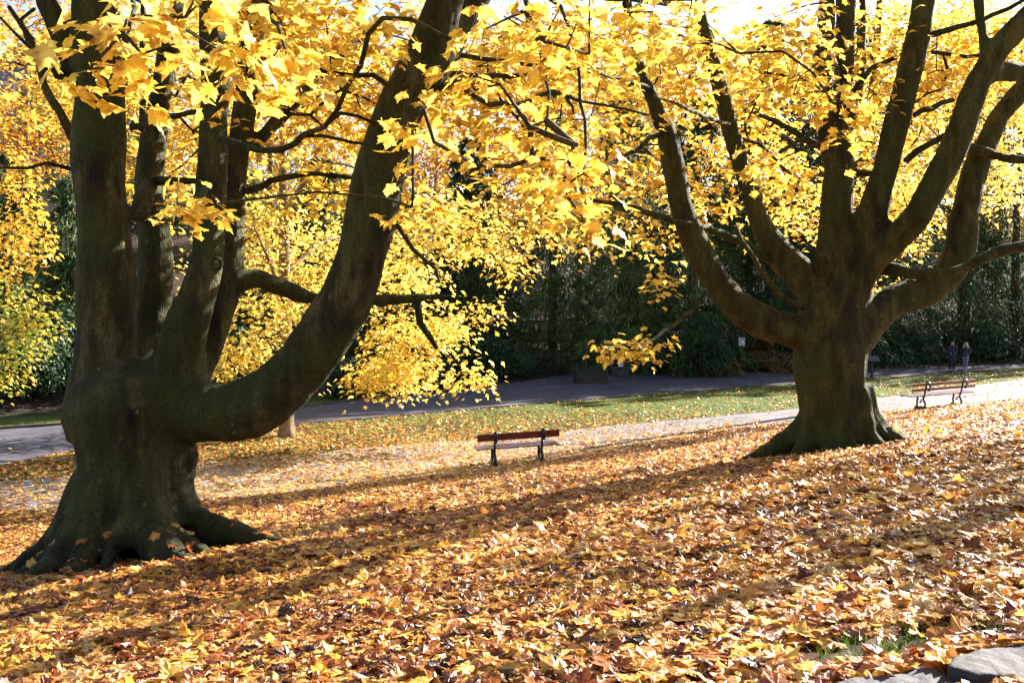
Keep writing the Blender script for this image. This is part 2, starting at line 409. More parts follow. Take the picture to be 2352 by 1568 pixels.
strip('forecourt', lambda x: E4(x) - .5, lambda x: E4(x) + 4.5 * np.exp(-((x - 7) / 6.) ** 4), -2, 16, 'asphalt', 'dim paved forecourt before the iron railings', dz=.036)
# kerb on the far left edge of the main path
mb = MB()
for x in np.arange(-30, -6, 1.0):
    y = float(E4(x + .5)) + .12; sl_ = float(E4(x + 1) - E4(x))
    mb.box((x + .5, y, gz(x + .5, y) + .04), (.99 * math.hypot(1, sl_), .12, .16), math.atan(sl_))
o = mb.build('kerb', M['stone']); tag(o, 'low stone kerb behind the main path', None, None, 'structure')

# ------------------------------------------------------------------ leaf shapes
def star(half, c, fan=True):
    L = [(x, y) for x, y in half] + [(-x, y) for x, y in half[-2:0:-1]]
    V = np.array([c] + L); n = len(L)
    T = np.array([(0, 1 + i, 1 + (i + 1) % n) for i in range(n)])
    V = np.column_stack([V[:, 0], V[:, 1] , np.zeros(len(V))])
    return V, T
NEAR = star([(0, 0), (.12, -.07), (.36, -.08), (.31, .06), (.37, .13), (.49, .17), (.63, .40), (.49, .43), (.42, .53), (.25, .50), (.31, .68), (.15, .76), (0, 1.02)], (0, .30))
MID = star([(0, .02), (.36, -.07), (.33, .12), (.61, .40), (.27, .49), (.27, .68), (0, 1.0)], (0, .30))
FAR = star([(0, 0), (.42, .02), (.30, .2), (.52, .48), (.2, .5), (0, 1.)], (0, .3))
TINY = (np.array([(0, 0, 0), (.42, .35, 0), (0, 1, 0), (-.42, .35, 0)], float), np.array([(0, 1, 2), (0, 2, 3)]))
OVAL = (np.array([(0, 0, 0), (.2, .3, 0), (.19, .65, 0), (0, 1, 0), (-.19, .65, 0), (-.2, .3, 0)], float), np.array([(0, 1, 2), (0, 2, 3), (0, 3, 4), (0, 4, 5)]))
def with_stem(sh, l=.55):
    V, T = sh; n = len(V)
    V = np.vstack([V, [(-.012, .02, 0), (.012, .02, 0), (.012, -l, -.06), (-.012, -l, -.06)]])
    return V, np.vstack([T, [(n, n + 1, n + 2), (n, n + 2, n + 3)]])
NEAR_S = with_stem(NEAR)

def norm(a): return a / (np.linalg.norm(a, axis=-1, keepdims=True) + 1e-9)
def leaves(P, N, Tn, S, shape, curl=.25, crumple=.03, tint=None, rs=rng):
    """vectorised leaf cards with cupped blades -> V, T, tint"""
    SV, ST = shape; n = len(P); k = len(SV)
    N = norm(N); Tn = norm(Tn - N * np.sum(N * Tn, 1)[:, None]); B = np.cross(Tn, N)
    x = np.repeat(SV[None, :, 0], n, 0); y = np.repeat(SV[None, :, 1], n, 0); z = np.repeat(SV[None, :, 2], n, 0)
    c1 = rs.normal(0, curl, n)[:, None] - curl * .8; c2 = rs.normal(0, curl, n)[:, None] - curl * .5
    fold = rs.normal(0, curl * .6, n)[:, None]
    z = z + c1 * x * x * 1.6 + c2 * (y - .3) ** 2 + fold * np.abs(x) + rs.normal(0, crumple, (n, k)) * (np.hypot(x, y - .3) > .25)
    x = x * (1 - .25 * np.abs(c1)) * rs.uniform(.82, 1.12, n)[:, None] + rs.normal(0, .02, (n, k))
    V = P[:, None] + (B[:, None] * x[..., None] + Tn[:, None] * y[..., None] + N[:, None] * z[..., None]) * S[:, None, None]
    T = ST[None] + (np.arange(n) * k)[:, None, None]
    if tint is None: tint = rs.uniform(0, 1, n)
    return V.reshape(-1, 3), T.reshape(-1, 3), np.repeat(tint, k)
def merge(parts):
    Vs, Ts, ts = [], [], []; b = 0
    for V, T, t in parts:
        Vs.append(V); Ts.append(T + b); ts.append(t); b += len(V)
    return np.vstack(Vs), np.vstack(Ts), np.concatenate(ts)

# ------------------------------------------------------------------ trees
class Tree:
    def __init__(s, name, label, cat, base, bark, group=None):
        s.root = empty(name, base); tag(s.root, label, cat, group)
        s.name = name; s.bark = bark; s.body = []; s.nodes = []; s.thin = []; s.clusters = []
    def px(s, pts):
        return [(*pt(u, v, Y), wd / 2 * Y / F) for u, v, Y, wd in pts]
    def limb(s, pts, kind='limb', pix=True, step=.18):
        P = catmull(s.px(pts) if pix else pts, step)
        k_ = np.arange(len(P)); ph = rng.uniform(0, 6, 4); P[:, 3] *= 1 + .045 * np.sin(k_ * .9 + ph[0]) + .04 * np.sin(k_ * .37 + ph[1])
        P[:, :2] += (P[:, 3:4] * .10) * np.stack([np.sin(k_ * .55 + ph[2]), np.sin(k_ * .43 + ph[3])], 1)
        s.body.append((kind, P)); s.note(P); return P
    def branch(s, pts, pix=True, name='branch'):
        P = catmull(s.px(pts) if pix else pts, .16)
        P[1:-1, :3] += rng.normal(0, .012, (len(P) - 2, 3))
        s.thin.append((name, P)); s.note(P); return P
    def note(s, P):
        for q in P[::2]: s.nodes.append(q)
    def roots(s, c, base_r, specs, h0=.8):
        cx, cy = c
        for ang, ln, r1, r2 in specs:
            d = np.array([math.cos(R(ang)), math.sin(R(ang))])
            pts = []
            bend = rng.uniform(-.25, .25)
            for t, hh in ((0, h0), (.17, h0 * .55), (.38, .28), (.66, .13), (1., -.02)):
                q = np.array([cx, cy]) + d * (base_r * .55 + t * ln) + np.array([-d[1], d[0]]) * bend * t * t * ln
                zz = gz(*q) + hh
                pts.append((q[0], q[1], zz, (r1 * (1 - t) ** 1.2 + r2) * rng.uniform(.82, 1.2)))
            s.body.append(('trunk', catmull(pts, .10)))
    def make_body(s, voxel, amp=.02, flute=.08):
        Vs, Fs, b = [], [], 0
        segs = []; names = []
        for idx, (kind, P) in enumerate(s.body):
            V, Fq = tube_arrays(P[:, :3], P[:, 3], 16)
            Vs.append(V); Fs += [tuple(i + b for i in f) for f in Fq]; b += len(V)
            names.append(kind)
            for i in range(0, len(P) - 1, 2):
                j = min(i + 2, len(P) - 1); segs.append((P[i], P[j], idx))
        me = bpy.data.meshes.new('tmp'); me.from_pydata(np.vstack(Vs).tolist(), [], Fs)
        ob = bpy.data.objects.new('tmp', me); COL.objects.link(ob)
        m = ob.modifiers.new('r', 'REMESH'); m.mode = 'VOXEL'; m.voxel_size = voxel
        m2 = ob.modifiers.new('s', 'SMOOTH'); m2.iterations = 5; m2.factor = .5
        dg = bpy.context.evaluated_depsgraph_get(); dg.update()
        em = bpy.data.meshes.new_from_object(ob.evaluated_get(dg)); bpy.data.objects.remove(ob)
        n = len(em.vertices); co = np.empty(n * 3, np.float32); em.vertices.foreach_get('co', co); co = co.reshape(-1, 3).astype(float)
        nr = np.empty(n * 3, np.float32); em.vertex_normals.foreach_get('vector', nr); nr = nr.reshape(-1, 3)
        d = np.empty(n)
        for i in range(n):
            x, y, z = co[i]
            d[i] = amp * (noise.noise((x * 1.6, y * 1.6, z * .9)) * 1.2 + noise.noise((x * 5, y * 5, z * 1.6)) * .75 + .35 * noise.noise((x * 14, y * 14, z * 5)))
        bx, by, bz_ = s.root.location
        for i in np.nonzero((co[:, 2] - bz_ < 2.0) & (np.hypot(co[:, 0] - bx, co[:, 1] - by) < 1.6))[0]:
            x, y, z = co[i]; hh = z - bz_; a_ = math.atan2(y - by, x - bx); w1 = min(1, max(0, 1.15 - hh / 1.8))
            d[i] += flute * w1 * (noise.noise((math.cos(a_) * 2.1, math.sin(a_) * 2.1, hh * .45)) + .55 * noise.noise((math.cos(a_) * 5, math.sin(a_) * 5, hh * 1.1 + 4)) + .3 * noise.noise((x * 7, y * 7, z * 4)))
        co = co + nr * d[:, None]
        nl = len(em.loops); li = np.empty(nl, np.int32); em.loops.foreach_get('vertex_index', li)
        Fq = li.reshape(-1, 4) if nl == 4 * len(em.polygons) else None
        A = np.array([q[0][:3] for q in segs]); Bv = np.array([q[1][:3] for q in segs]); ra = np.array([q[0][3] for q in segs]); rb = np.array([q[1][3] for q in segs]); sid = np.array([q[2] for q in segs])
        fc = co[Fq].mean(1); own = np.empty(len(fc), int)
        AB = Bv - A; l2 = (AB ** 2).sum(1) + 1e-9
        for c0 in range(0, len(fc), 4000):
            p = fc[c0:c0 + 4000, None]
            t = np.clip(((p - A) * AB).sum(-1) / l2, 0, 1)
            dd = np.linalg.norm(p - (A + AB * t[..., None]), axis=-1) - (ra + (rb - ra) * t)
            own[c0:c0 + 4000] = sid[np.argmin(dd, 1)]
        # smooth normals of the whole body, kept on each split part
        tmp = np_mesh('tmp', co, Fq, smooth=True)
        vn = np.empty(n * 3, np.float32); tmp.vertex_normals.foreach_get('vector', vn); vn = vn.reshape(-1, 3)
        bpy.data.meshes.remove(tmp); bpy.data.meshes.remove(em)
        part = np.array([0 if names[k] == 'trunk' else k for k in range(len(names))])[own]
        for k in np.unique(part):
            sel = Fq[part == k]
            if len(sel) < 20: continue
            used, inv = np.unique(sel, return_inverse=True)
            mm = np_mesh('m', co[used], inv.reshape(-1, 4), smooth=True)
            mm.normals_split_custom_set_from_vertices(vn[used].tolist())
            link('trunk' if k == 0 else names[k], mm, s.bark, s.root)
        for nm, P in s.thin:
            V, Fq = tube_arrays(P[:, :3], P[:, 3], 8)
            mb = MB(); mb.add(V, Fq); mb.build(nm, s.bark, s.root, smooth=True)
    def blob(self, u, v, Y, ru, rv, rY, cn, **kw):
        """scatter leaf-spray centres through an ellipsoid of the crown"""
        d = norm(rng.normal(0, 1, (cn, 3))) * (rng.uniform(0, 1, cn) ** .4)[:, None]
        for q in d:
            self.clusters.append((pt(u + q[0] * ru, v + q[1] * rv, Y + q[2] * rY), kw))
    def blobw(self, c, r, cn, **kw):
        d = norm(rng.normal(0, 1, (cn, 3))) * (rng.uniform(0, 1, cn) ** .4)[:, None]
        for q in d: self.clusters.append((np.array(c) + q * np.array(r), kw))
    def grow(s, leafmat, crown_name='crown', reach=1.0, tipr=.0045, tshift=0.):
        pos = [n[:3] for n in s.nodes]; rad0 = [n[3] for n in s.nodes]; par = [-1] * len(pos)
        base_n = len(pos); tips = []
        PA = np.array(pos); C = np.array([c[0] for c in s.clusters])
        order = np.argsort([np.min(((PA - c) ** 2).sum(1)) for c in C])
        buf = np.zeros((base_n + len(C) * 60, 3)); buf[:base_n] = PA; cnt = base_n
        for ci in order:
            c = C[ci]
            dd = np.linalg.norm(buf[:cnt] - c, axis=1)
            dd = dd + np.where(buf[:cnt, 2] > c[2] + .3, .25, 0)     # prefer growing upward / outward
            j = int(np.argmin(dd)); L_ = np.linalg.norm(buf[j] - c)
            k = max(1, min(40, int(L_ / .28)))
            a = buf[j].copy(); side = rng.normal(0, .09 * L_, 3); prev = j
            for i in range(1, k + 1):
                t = i / k
                p = a + (c - a) * t + side * math.sin(math.pi * t) + np.array([0, 0, .10 * L_ * math.sin(math.pi * t)]) + (rng.normal(0, .018, 3) if i < k else 0)
                buf[cnt] = p; par.append(prev); prev = cnt; cnt += 1
            tips.append((ci, prev))
        par = np.array(par); w_ = np.zeros(cnt)
        for _, t in tips: w_[t] += 1
        for i in range(cnt - 1, base_n - 1, -1): w_[par[i]] += w_[i]
        rad = np.minimum(tipr * np.maximum(w_, 1) ** .48, .06)
        # tubes: every child segment as a 5 sided tapered piece, vectorised
        ch = np.arange(base_n, cnt); pa = par[ch]
        A, B_ = buf[pa], buf[ch]; ra = np.where(pa < base_n, rad[ch] * 1.3, rad[pa]); rb = rad[ch]
        D = norm(B_ - A); up = np.where(np.abs(D[:, 2:3]) < .9, np.array([[0, 0, 1.]]), np.array([[1., 0, 0]]))
        U = norm(np.cross(D, up)); Wv = np.cross(D, U); n = 5
        ang = np.arange(n) * 2 * math.pi / n
        ring = U[:, None] * np.cos(ang)[None, :, None] + Wv[:, None] * np.sin(ang)[None, :, None]
        V = np.concatenate([A[:, None] - D[:, None] * ra[:, None, None] * .3 + ring * ra[:, None, None], B_[:, None] + D[:, None] * rb[:, None, None] * .5 + ring * rb[:, None, None]], 1)
        j = np.arange(n); q = np.stack([j, (j + 1) % n, n + (j + 1) % n, n + j], 1)
        T = q[None] + (np.arange(len(ch)) * 2 * n)[:, None, None]
        me = np_mesh('twigs', V.reshape(-1, 3), T.reshape(-1, 4), smooth=True)
        tw = link('twigs', me, M['bark_twig'], s.root); tw['kind'] = 'stuff'
        # leaves
        out = []
        for ci, tnode in tips:
            kw = s.clusters[ci][1]; c = buf[tnode]
            nL = kw.get('n', 18); Rr = kw.get('R', .38); sz = kw.get('s', .14); sh = kw.get('shape', MID); dr = kw.get('droop', .5)
            th = rng.uniform(0, 2 * math.pi, nL); rr = Rr * np.sqrt(rng.uniform(.02, 1, nL))
            tilt = rng.normal(0, .18, 2)
            dx, dy = np.cos(th) * rr, np.sin(th) * rr
            P = np.stack([c[0] + dx, c[1] + dy, c[2] + dx * tilt[0] + dy * tilt[1] + rng.normal(0, kw.get('h', .10), nL) * (Rr / .38) - .25 * rr ** 2 / Rr], 1)
            outw = np.stack([np.cos(th), np.sin(th), np.zeros(nL)], 1) + rng.normal(0, .45, (nL, 3))
            Tn = norm(outw) + np.array([0, 0, -1.]) * rng.uniform(.1, 2 * dr, nL)[:, None] * 1.3
            N = np.array([0, 0, 1.]) + norm(outw) * rng.uniform(0, 1.2, nL)[:, None] * dr * 1.6 + rng.normal(0, .25, (nL, 3))
            base = kw.get('tint', .5); tt = np.clip(rng.normal(base + tshift, .2, nL), 0, 1)
            out.append(leaves(P, N, Tn, sz * rng.uniform(.6, 1.15, nL), sh, kw.get('curl', .22), .025, tt))
        V, T, t = merge(out)
        me = np_mesh('crown', V, T, t)
        link(crown_name, me, leafmat, s.root)
        return len(T)

# ---- left maple
LB = gp(305, 1285); LY = LB[1]
LT = Tree('maple_tree', 'massive many-stemmed yellow maple with one great limb curving out to the right, nearest the camera', 'tree', LB, M['bark_left'], 'two big maples on the slope')
LT.limb([(305, 1330, LY, 285), (300, 1240, LY, 238), (300, 1130, LY, 236), (302, 1020, LY, 250), (305, 940, LY, 280), (300, 880, LY, 250)], 'trunk')
LT.limb([(205, 1000, LY, 100), (190, 950, LY, 105), (215, 880, LY, 110)], 'trunk')          # burl on the left shoulder
LT.limb([(345, 1230, LY - .25, 110), (375, 1100, LY - .1, 90), (390, 1010, LY, 110)], 'trunk')
LT.limb([(235, 1240, LY - .3, 120), (235, 1080, LY - .25, 100), (240, 960, LY - .1, 120)], 'trunk')
LT.limb([(425, 1090, LY + .1, 45), (430, 1050, LY, 52), (415, 1010, LY, 60)], 'trunk')
LT.limb([(250, 960, LY, 190), (243, 860, LY, 150), (243, 760, LY, 132), (240, 640, LY, 128), (236, 500, LY, 122), (230, 350, LY, 118), (226, 200, LY, 112), (222, 50, LY, 104), (215, -150, LY, 92), (190, -450, LY - .3, 66), (150, -800, LY - .6, 30)])
LT.limb([(330, 920, LY + .5, 120), (345, 800, LY + .9, 88), (352, 680, LY + 1.1, 80), (352, 560, LY + 1.2, 76), (345, 450, LY + 1.2, 64), (352, 330, LY + 1.3, 56), (368, 200, LY + 1.4, 54), (390, 80, LY + 1.5, 50), (415, -100, LY + 1.7, 42), (450, -400, LY + 2., 22)])
LT.limb([(385, 930, LY + .1, 150), (418, 800, LY, 112), (448, 700, LY - .1, 96), (476, 600, LY - .1, 78), (482, 480, LY, 70), (490, 350, LY, 66), (494, 200, LY, 64), (488, 60, LY, 62), (480, -120, LY, 56), (470, -500, LY, 34), (440, -800, LY, 16)])
LT.limb([(410, 900, LY + .5, 120), (480, 780, LY + .7, 78), (520, 670, LY + .8, 62), (536, 560, LY + .8, 56), (542, 430, LY + .9, 52), (552, 300, LY + .9, 52), (570, 160, LY + 1., 56), (588, 0, LY + 1.1, 56), (600, -200, LY + 1.2, 44), (640, -550, LY + 1.4, 24)])
LT.limb([(330, 960, LY, 190), (430, 945, LY - .1, 150), (530, 945, LY - .2, 132), (630, 905, LY - .3, 134), (715, 820, LY - .45, 132), (780, 710, LY - .6, 126), (825, 590, LY - .7, 118), (858, 470, LY - .8, 112), (885, 360, LY - .9, 110), (920, 250, LY - 1., 106), (965, 150, LY - 1.1, 96), (1010, 40, LY - 1.2, 88), (1060, -120, LY - 1.3, 72), (1150, -450, LY - 1.6, 44), (1230, -750, LY - 2, 20)])
LT.limb([(985, 190, LY - 1.15, 60), (1040, 100, LY - 1., 62), (1090, 10, LY - .9, 54), (1150, -120, LY - .7, 44), (1280, -400, LY - .2, 24)])
LT.limb([(170, 160, LY, 66), (140, 80, LY, 52), (105, 0, LY - .1, 46), (60, -110, LY - .2, 36), (-60, -350, LY - .5, 20)])
LT.limb([(450, 880, LY, 70), (415, 875, LY, 80), (380, 880, LY - .05, 80)], 'trunk')
LT.limb([(320, 500, LY, 34), (322, 470, LY + .3, 40), (345, 420, LY + .7, 34)])
for k in ([(540, 650, LY + .8, 62), (590, 640, LY + 1., 42), (650, 662, LY + 1.2, 36), (720, 684, LY + 1.3, 30), (800, 690, LY + 1.4, 27), (900, 688, LY + 1.5, 24), (962, 684, LY + 1.6, 20), (1038, 679, LY + 1.7, 9)],
          [(590, 330, LY + 1., 34), (650, 260, LY + 1.2, 34), (710, 195, LY + 1.4, 30), (790, 120, LY + 1.8, 22), (850, 60, LY + 2.2, 14)]):
    LT.limb(k, 'limb', step=.12)
LT.roots(LB[:2], .68, [(182, 1.15, .26, .05), (205, 1.1, .24, .06), (225, 1.15, .18, .06), (244, 1.05, .24, .08), (264, .95, .20, .08), (281, 1.15, .18, .07), (299, 1.2, .25, .07), (320, 1.25, .20, .06), (348, 1.9, .17, .05), (12, 1.1, .20, .05), (70, .7, .25, .05), (120, .8, .25, .05), (155, .9, .25, .05)], .95)
for k in ([(958, 690, LY + 1.6, 18), (966, 740, LY + 1.6, 17), (985, 770, LY + 1.6, 15), (1003, 800, LY + 1.6, 9)],
          [(505, 320, LY - .2, 18), (560, 333, LY - .5, 16), (612, 350, LY - .7, 15), (650, 345, LY - .9, 15), (700, 312, LY - 1.1, 15), (745, 290, LY - 1.3, 12), (775, 250, LY - 1.5, 11), (800, 205, LY - 1.6, 11), (830, 150, LY - 1.7, 12), (848, 80, LY - 1.8, 12), (880, 42, LY - 1.9, 11), (940, 45, LY - 2., 11), (1005, 80, LY - 2.1, 10), (1060, 100, LY - 2.2, 6)],
          [(745, 290, LY - 1.3, 9), (780, 262, LY - 1.3, 9), (820, 262, LY - 1.25, 8), (865, 285, LY - 1.2, 7)],
          [(700, 312, LY - 1.1, 8), (780, 318, LY - 1.2, 8), (850, 332, LY - 1.3, 7)],
          [(565, 440, LY + .9, 18), (600, 425, LY + .9, 16), (660, 405, LY + .9, 14), (730, 398, LY + .9, 12), (810, 408, LY + .9, 11)],
          [(300, 292, LY, 16), (345, 288, LY, 15), (390, 272, LY, 13), (462, 254, LY, 12)],
          [(350, 415, LY + .7, 24), (400, 412, LY + .6, 18), (448, 416, LY + .5, 14)],
          [(325, 300, LY + .4, 15), (330, 200, LY + .5, 14), (328, 80, LY + .6, 13), (335, -80, LY + .6, 12)],
          [(168, 320, LY - .1, 22), (135, 260, LY - .2, 20), (100, 190, LY - .2, 18), (85, 130, LY - .3, 14), (55, 60, LY - .4, 12), (20, 15, LY - .5, 10)],
          [(100, 190, LY - .2, 12), (95, 130, LY, 14), (60, 90, LY + .1, 14), (50, 50, LY + .1, 10), (80, 20, LY + .1, 8)],
          [(165, 180, LY, 22), (130, 175, LY, 14), (110, 140, LY, 10), (60, 100, LY - .1, 8), (0, 40, LY - .2, 6)],
          [(170, 390, LY, 10), (110, 372, LY - .2, 9), (60, 385, LY - .3, 8), (0, 385, LY - .4, 6)],
          [(930, 250, LY - 1.1, 14), (900, 200, LY - 1.2, 13), (860, 178, LY - 1.3, 12), (800, 170, LY - 1.4, 12), (720, 160, LY - 1.5, 8)],
          [(1010, 205, LY - 1.2, 14), (1045, 190, LY - 1.4, 13), (1080, 220, LY - 1.5, 12), (1120, 240, LY - 1.6, 12), (1200, 236, LY - 1.7, 10), (1270, 208, LY - 1.8, 9), (1330, 232, LY - 1.8, 7), (1400, 245, LY - 1.9, 6), (1490, 265, LY - 2., 5)],
          [(1250, 215, LY - 1.8, 8), (1300, 215, LY - 1.8, 8), (1312, 240, LY - 1.8, 7), (1318, 262, LY - 1.8, 4)],
          [(1000, 170, LY - 1., 13), (1100, 172, LY - 1., 12), (1220, 170, LY - 1., 10), (1340, 140, LY - 1., 7)],
          [(1030, 125, LY - 1., 12), (1120, 132, LY - 1., 11), (1220, 150, LY - 1.1, 9), (1310, 158, LY - 1.2, 6)],
          [(890, 480, LY - .7, 12), (920, 530, LY - .9, 11), (950, 580, LY - 1., 10), (1000, 615, LY - 1.1, 8), (1010, 650, LY - 1.1, 5)],
          [(250, -250, LY, 30), (290, -190, LY - 2, 26), (310, -110, LY - 3.8, 16), (312, -30, LY - 5.1, 12), (300, 60, LY - 5.6, 9), (292, 120, LY - 5.7, 5)],
          [(480, -100, LY, 20), (530, -70, LY - 1.5, 18), (590, 0, LY - 3, 12), (640, 70, LY - 4, 9), (660, 130, LY - 4.2, 6)],
          [(482, 420, LY - .1, 16), (470, 440, LY - 1.2, 12), (450, 455, LY - 2.3, 9), (420, 470, LY - 3., 6)],
          [(1080, -150, LY - 1.4, 26), (1140, -120, LY - 2.4, 20), (1200, -30, LY - 3.3, 14), (1230, 80, LY - 3.7, 10), (1260, 220, LY - 3.9, 7), (1250, 330, LY - 4., 5)],
          [(1200, -30, LY - 3.3, 12), (1290, 20, LY - 3.5, 9), (1330, 180, LY - 3.6, 8), (1345, 330, LY - 3.7, 7), (1335, 440, LY - 3.8, 5)],
          [(1200, -30, LY - 3.3, 12), (1350, -10, LY - 3.4, 10), (1500, 0, LY - 3.5, 8), (1600, 20, LY - 3.5, 5)]):
    if min(q_[2] for q_ in k) < LY - 3.05: k = [(a_, b_, LY + (c_ - LY) * 1.22, d_) for a_, b_, c_, d_ in k]
    LT.branch(k)
LT.make_body(.033, .028)
# knot scars
def knot(tree, u, v, Y, r, parent):
    c = pt(u, v, Y); mb = MB()
    pts = [c + np.array([math.cos(a) * r, -.0, math.sin(a) * r * 1.15]) for a in np.linspace(0, 2 * math.pi, 15)]
    mb.tube(pts, r * .32, 8); o = mb.build('knot', tree.bark, parent, smooth=True)
near = dict(n=9, R=.28, s=.135, shape=NEAR_S, droop=.75, h=.09, curl=.18)
for b in ((300, 70, 4.7, 150, 60, .3, 5), (220, 160, 4.6, 80, 40, .2, 2), (420, 10, 4.9, 80, 40, .3, 3), (640, 110, 6.1, 100, 55, .4, 6), (560, 190, 6.1, 60, 20, .3, 2),
          (420, 480, 7.2, 60, 25, .3, 4), (520, 90, 5.6, 40, 40, .3, 2)): LT.blob(*b, **near)
n2 = dict(n=9, R=.28, s=.12, shape=NEAR_S, droop=.8, h=.12, curl=.2)
for b in ((1230, 60, 6.3, 220, 90, .6, 15), (1230, 350, 6.4, 170, 80, .5, 7), (1335, 460, 6.5, 60, 80, .3, 6), (985, 320, 6.9, 60, 70, .4, 4), (960, 470, 7.1, 60, 30, .3, 2), (1550, 30, 6.8, 130, 60, .4, 6), (1100, 180, 6.6, 80, 80, .4, 4)): LT.blob(*b, **n2)
md = dict(n=22, R=.45, s=.145, shape=MID, droop=.6, h=.12, tint=.5)
for b in ((680, 200, 13.8, 260, 200, 1.6, 46), (400, 250, 14.8, 180, 230, 1.5, 26), (1000, 160, 13.3, 300, 170, 2., 50), (120, 120, 14.3, 150, 130, 1.5, 12), (1250, 250, 12., 250, 170, 1.5, 34), (750, 60, 10., 250, 90, 1., 18), (850, 420, 12.5, 200, 60, 1., 10)): LT.blob(*b, **md)
up = dict(n=22, R=.55, s=.17, shape=FAR, droop=.5, h=.2)
for b in ((600, -450, 10, 950, 330, 3.2, 150), (300, -900, 10, 800, 300, 3, 60)): LT.blob(*b, **up)
LT.grow(M['leaf_yellow'])

# ---- right maple
RB = gp(1925, 1035); RY = RB[1]
RT = Tree('maple_tree', 'mossy yellow maple forking into many upright limbs, standing left of the farther bench', 'tree', RB, M['bark_right'], 'two big maples on the slope')
q = RY - 17
def sh(l): return [(u, v, Y + q, w_) for u, v, Y, w_ in l]
RT.limb(sh([(1925, 1060, 17, 195), (1920, 1010, 17, 172), (1916, 940, 17, 156), (1912, 860, 17, 158), (1908, 790, 17, 166), (1912, 720, 17, 160), (1915, 670, 17, 140)]), 'trunk')
RT.limb(sh([(1960, 1020, 16.8, 70), (1958, 930, 16.75, 56), (1950, 830, 16.8, 60)]), 'trunk')
RT.limb(sh([(1885, 1020, 16.8, 70), (1872, 930, 16.75, 60), (1870, 830, 16.8, 60)]), 'trunk')
RT.limb(sh([(1900, 790, 17, 100), (1830, 762, 16.9, 78), (1760, 742, 16.8, 76), (1690, 700, 16.6, 72), (1635, 630, 16.5, 66), (1592, 540, 16.4, 60), (1562, 450, 16.3, 55), (1543, 370, 16.2, 50), (1528, 300, 16.1, 45), (1500, 230, 16, 32), (1470, 150, 15.9, 24), (1430, 0, 15.7, 18), (1380, -250, 15.4, 12)]))
RT.limb(sh([(1890, 700, 17.2, 100), (1850, 640, 17.4, 76), (1790, 580, 17.6, 62), (1745, 510, 17.7, 52), (1718, 430, 17.8, 46), (1700, 360, 17.8, 42), (1675, 280, 17.8, 40), (1650, 190, 17.8, 36), (1625, 100, 17.8, 34), (1608, 0, 17.8, 30), (1590, -250, 17.8, 20)]))
RT.limb(sh([(1908, 720, 17, 130), (1914, 620, 17, 92), (1922, 500, 17, 68), (1926, 400, 17, 62), (1936, 300, 17, 50), (1942, 180, 17, 46), (1940, 50, 17, 46), (1938, -120, 17, 44), (1930, -500, 17, 26)]))
RT.limb(sh([(1924, 420, 17, 48), (1900, 300, 16.9, 44), (1890, 200, 16.8, 38), (1893, 100, 16.8, 40), (1898, 0, 16.8, 36), (1890, -200, 16.8, 26), (1870, -500, 16.6, 12)]))
RT.limb(sh([(1958, 330, 17.4, 22), (1972, 230, 17.5, 20), (1978, 100, 17.6, 19), (1982, 0, 17.6, 18), (1990, -250, 17.8, 12)]))
RT.limb(sh([(1945, 700, 17, 110), (1965, 620, 16.9, 86), (1992, 530, 16.8, 72), (2020, 430, 16.7, 66), (2048, 330, 16.6, 60), (2075, 220, 16.5, 56), (2100, 110, 16.5, 54), (2125, 0, 16.4, 48), (2160, -180, 16.3, 38), (2220, -500, 16, 18)]))
RT.limb(sh([(1950, 690, 16.8, 90), (1985, 620, 16.7, 70), (2050, 555, 16.5, 64), (2110, 490, 16.3, 62), (2155, 410, 16.2, 62), (2195, 320, 16.1, 60), (2235, 220, 16, 60), (2275, 140, 16, 54), (2340, 60, 15.9, 50), (2430, -40, 15.8, 44), (2600, -300, 15.6, 22)]))
RT.limb(sh([(1930, 790, 17, 110), (2000, 730, 17, 86), (2060, 690, 17.1, 78), (2120, 672, 17.2, 76), (2172, 640, 17.3, 74), (2196, 580, 17.4, 66), (2212, 500, 17.5, 62), (2235, 420, 17.6, 58), (2262, 340, 17.7, 52), (2300, 260, 17.8, 48), (2370, 180, 18, 42), (2480, 0, 18.3, 30), (2600, -250, 18.6, 14)]))
RT.limb(sh([(1985, 625, 17, 50), (2035, 615, 16.9, 32), (2100, 628, 16.8, 29), (2155, 632, 16.7, 29), (2220, 612, 16.6, 30), (2290, 578, 16.6, 28), (2370, 562, 16.6, 25), (2500, 540, 16.6, 16)]))
RT.limb(sh([(2235, 200, 16, 44), (2290, 165, 16.2, 44), (2352, 165, 16.4, 40), (2450, 150, 16.6, 30)]))
RT.limb(sh([(2262, 180, 16, 28), (2257, 110, 16, 24), (2250, 30, 16, 22), (2248, -60, 16, 18), (2240, -200, 16, 10)]))
RT.limb(sh([(2225, 340, 17.6, 22), (2265, 352, 17.2, 24), (2310, 364, 17, 22), (2400, 366, 16.8, 18)]))
RT.roots(RB[:2], .5, [(178, 1.5, .2, .05), (200, .8, .22, .06), (235, .55, .22, .06), (270, .5, .2, .06), (300, .6, .22, .06), (335, .85, .2, .06), (355, .95, .22, .05), (30, .7, .25, .05), (90, .6, .25, .05), (150, .8, .25, .05)], .95)
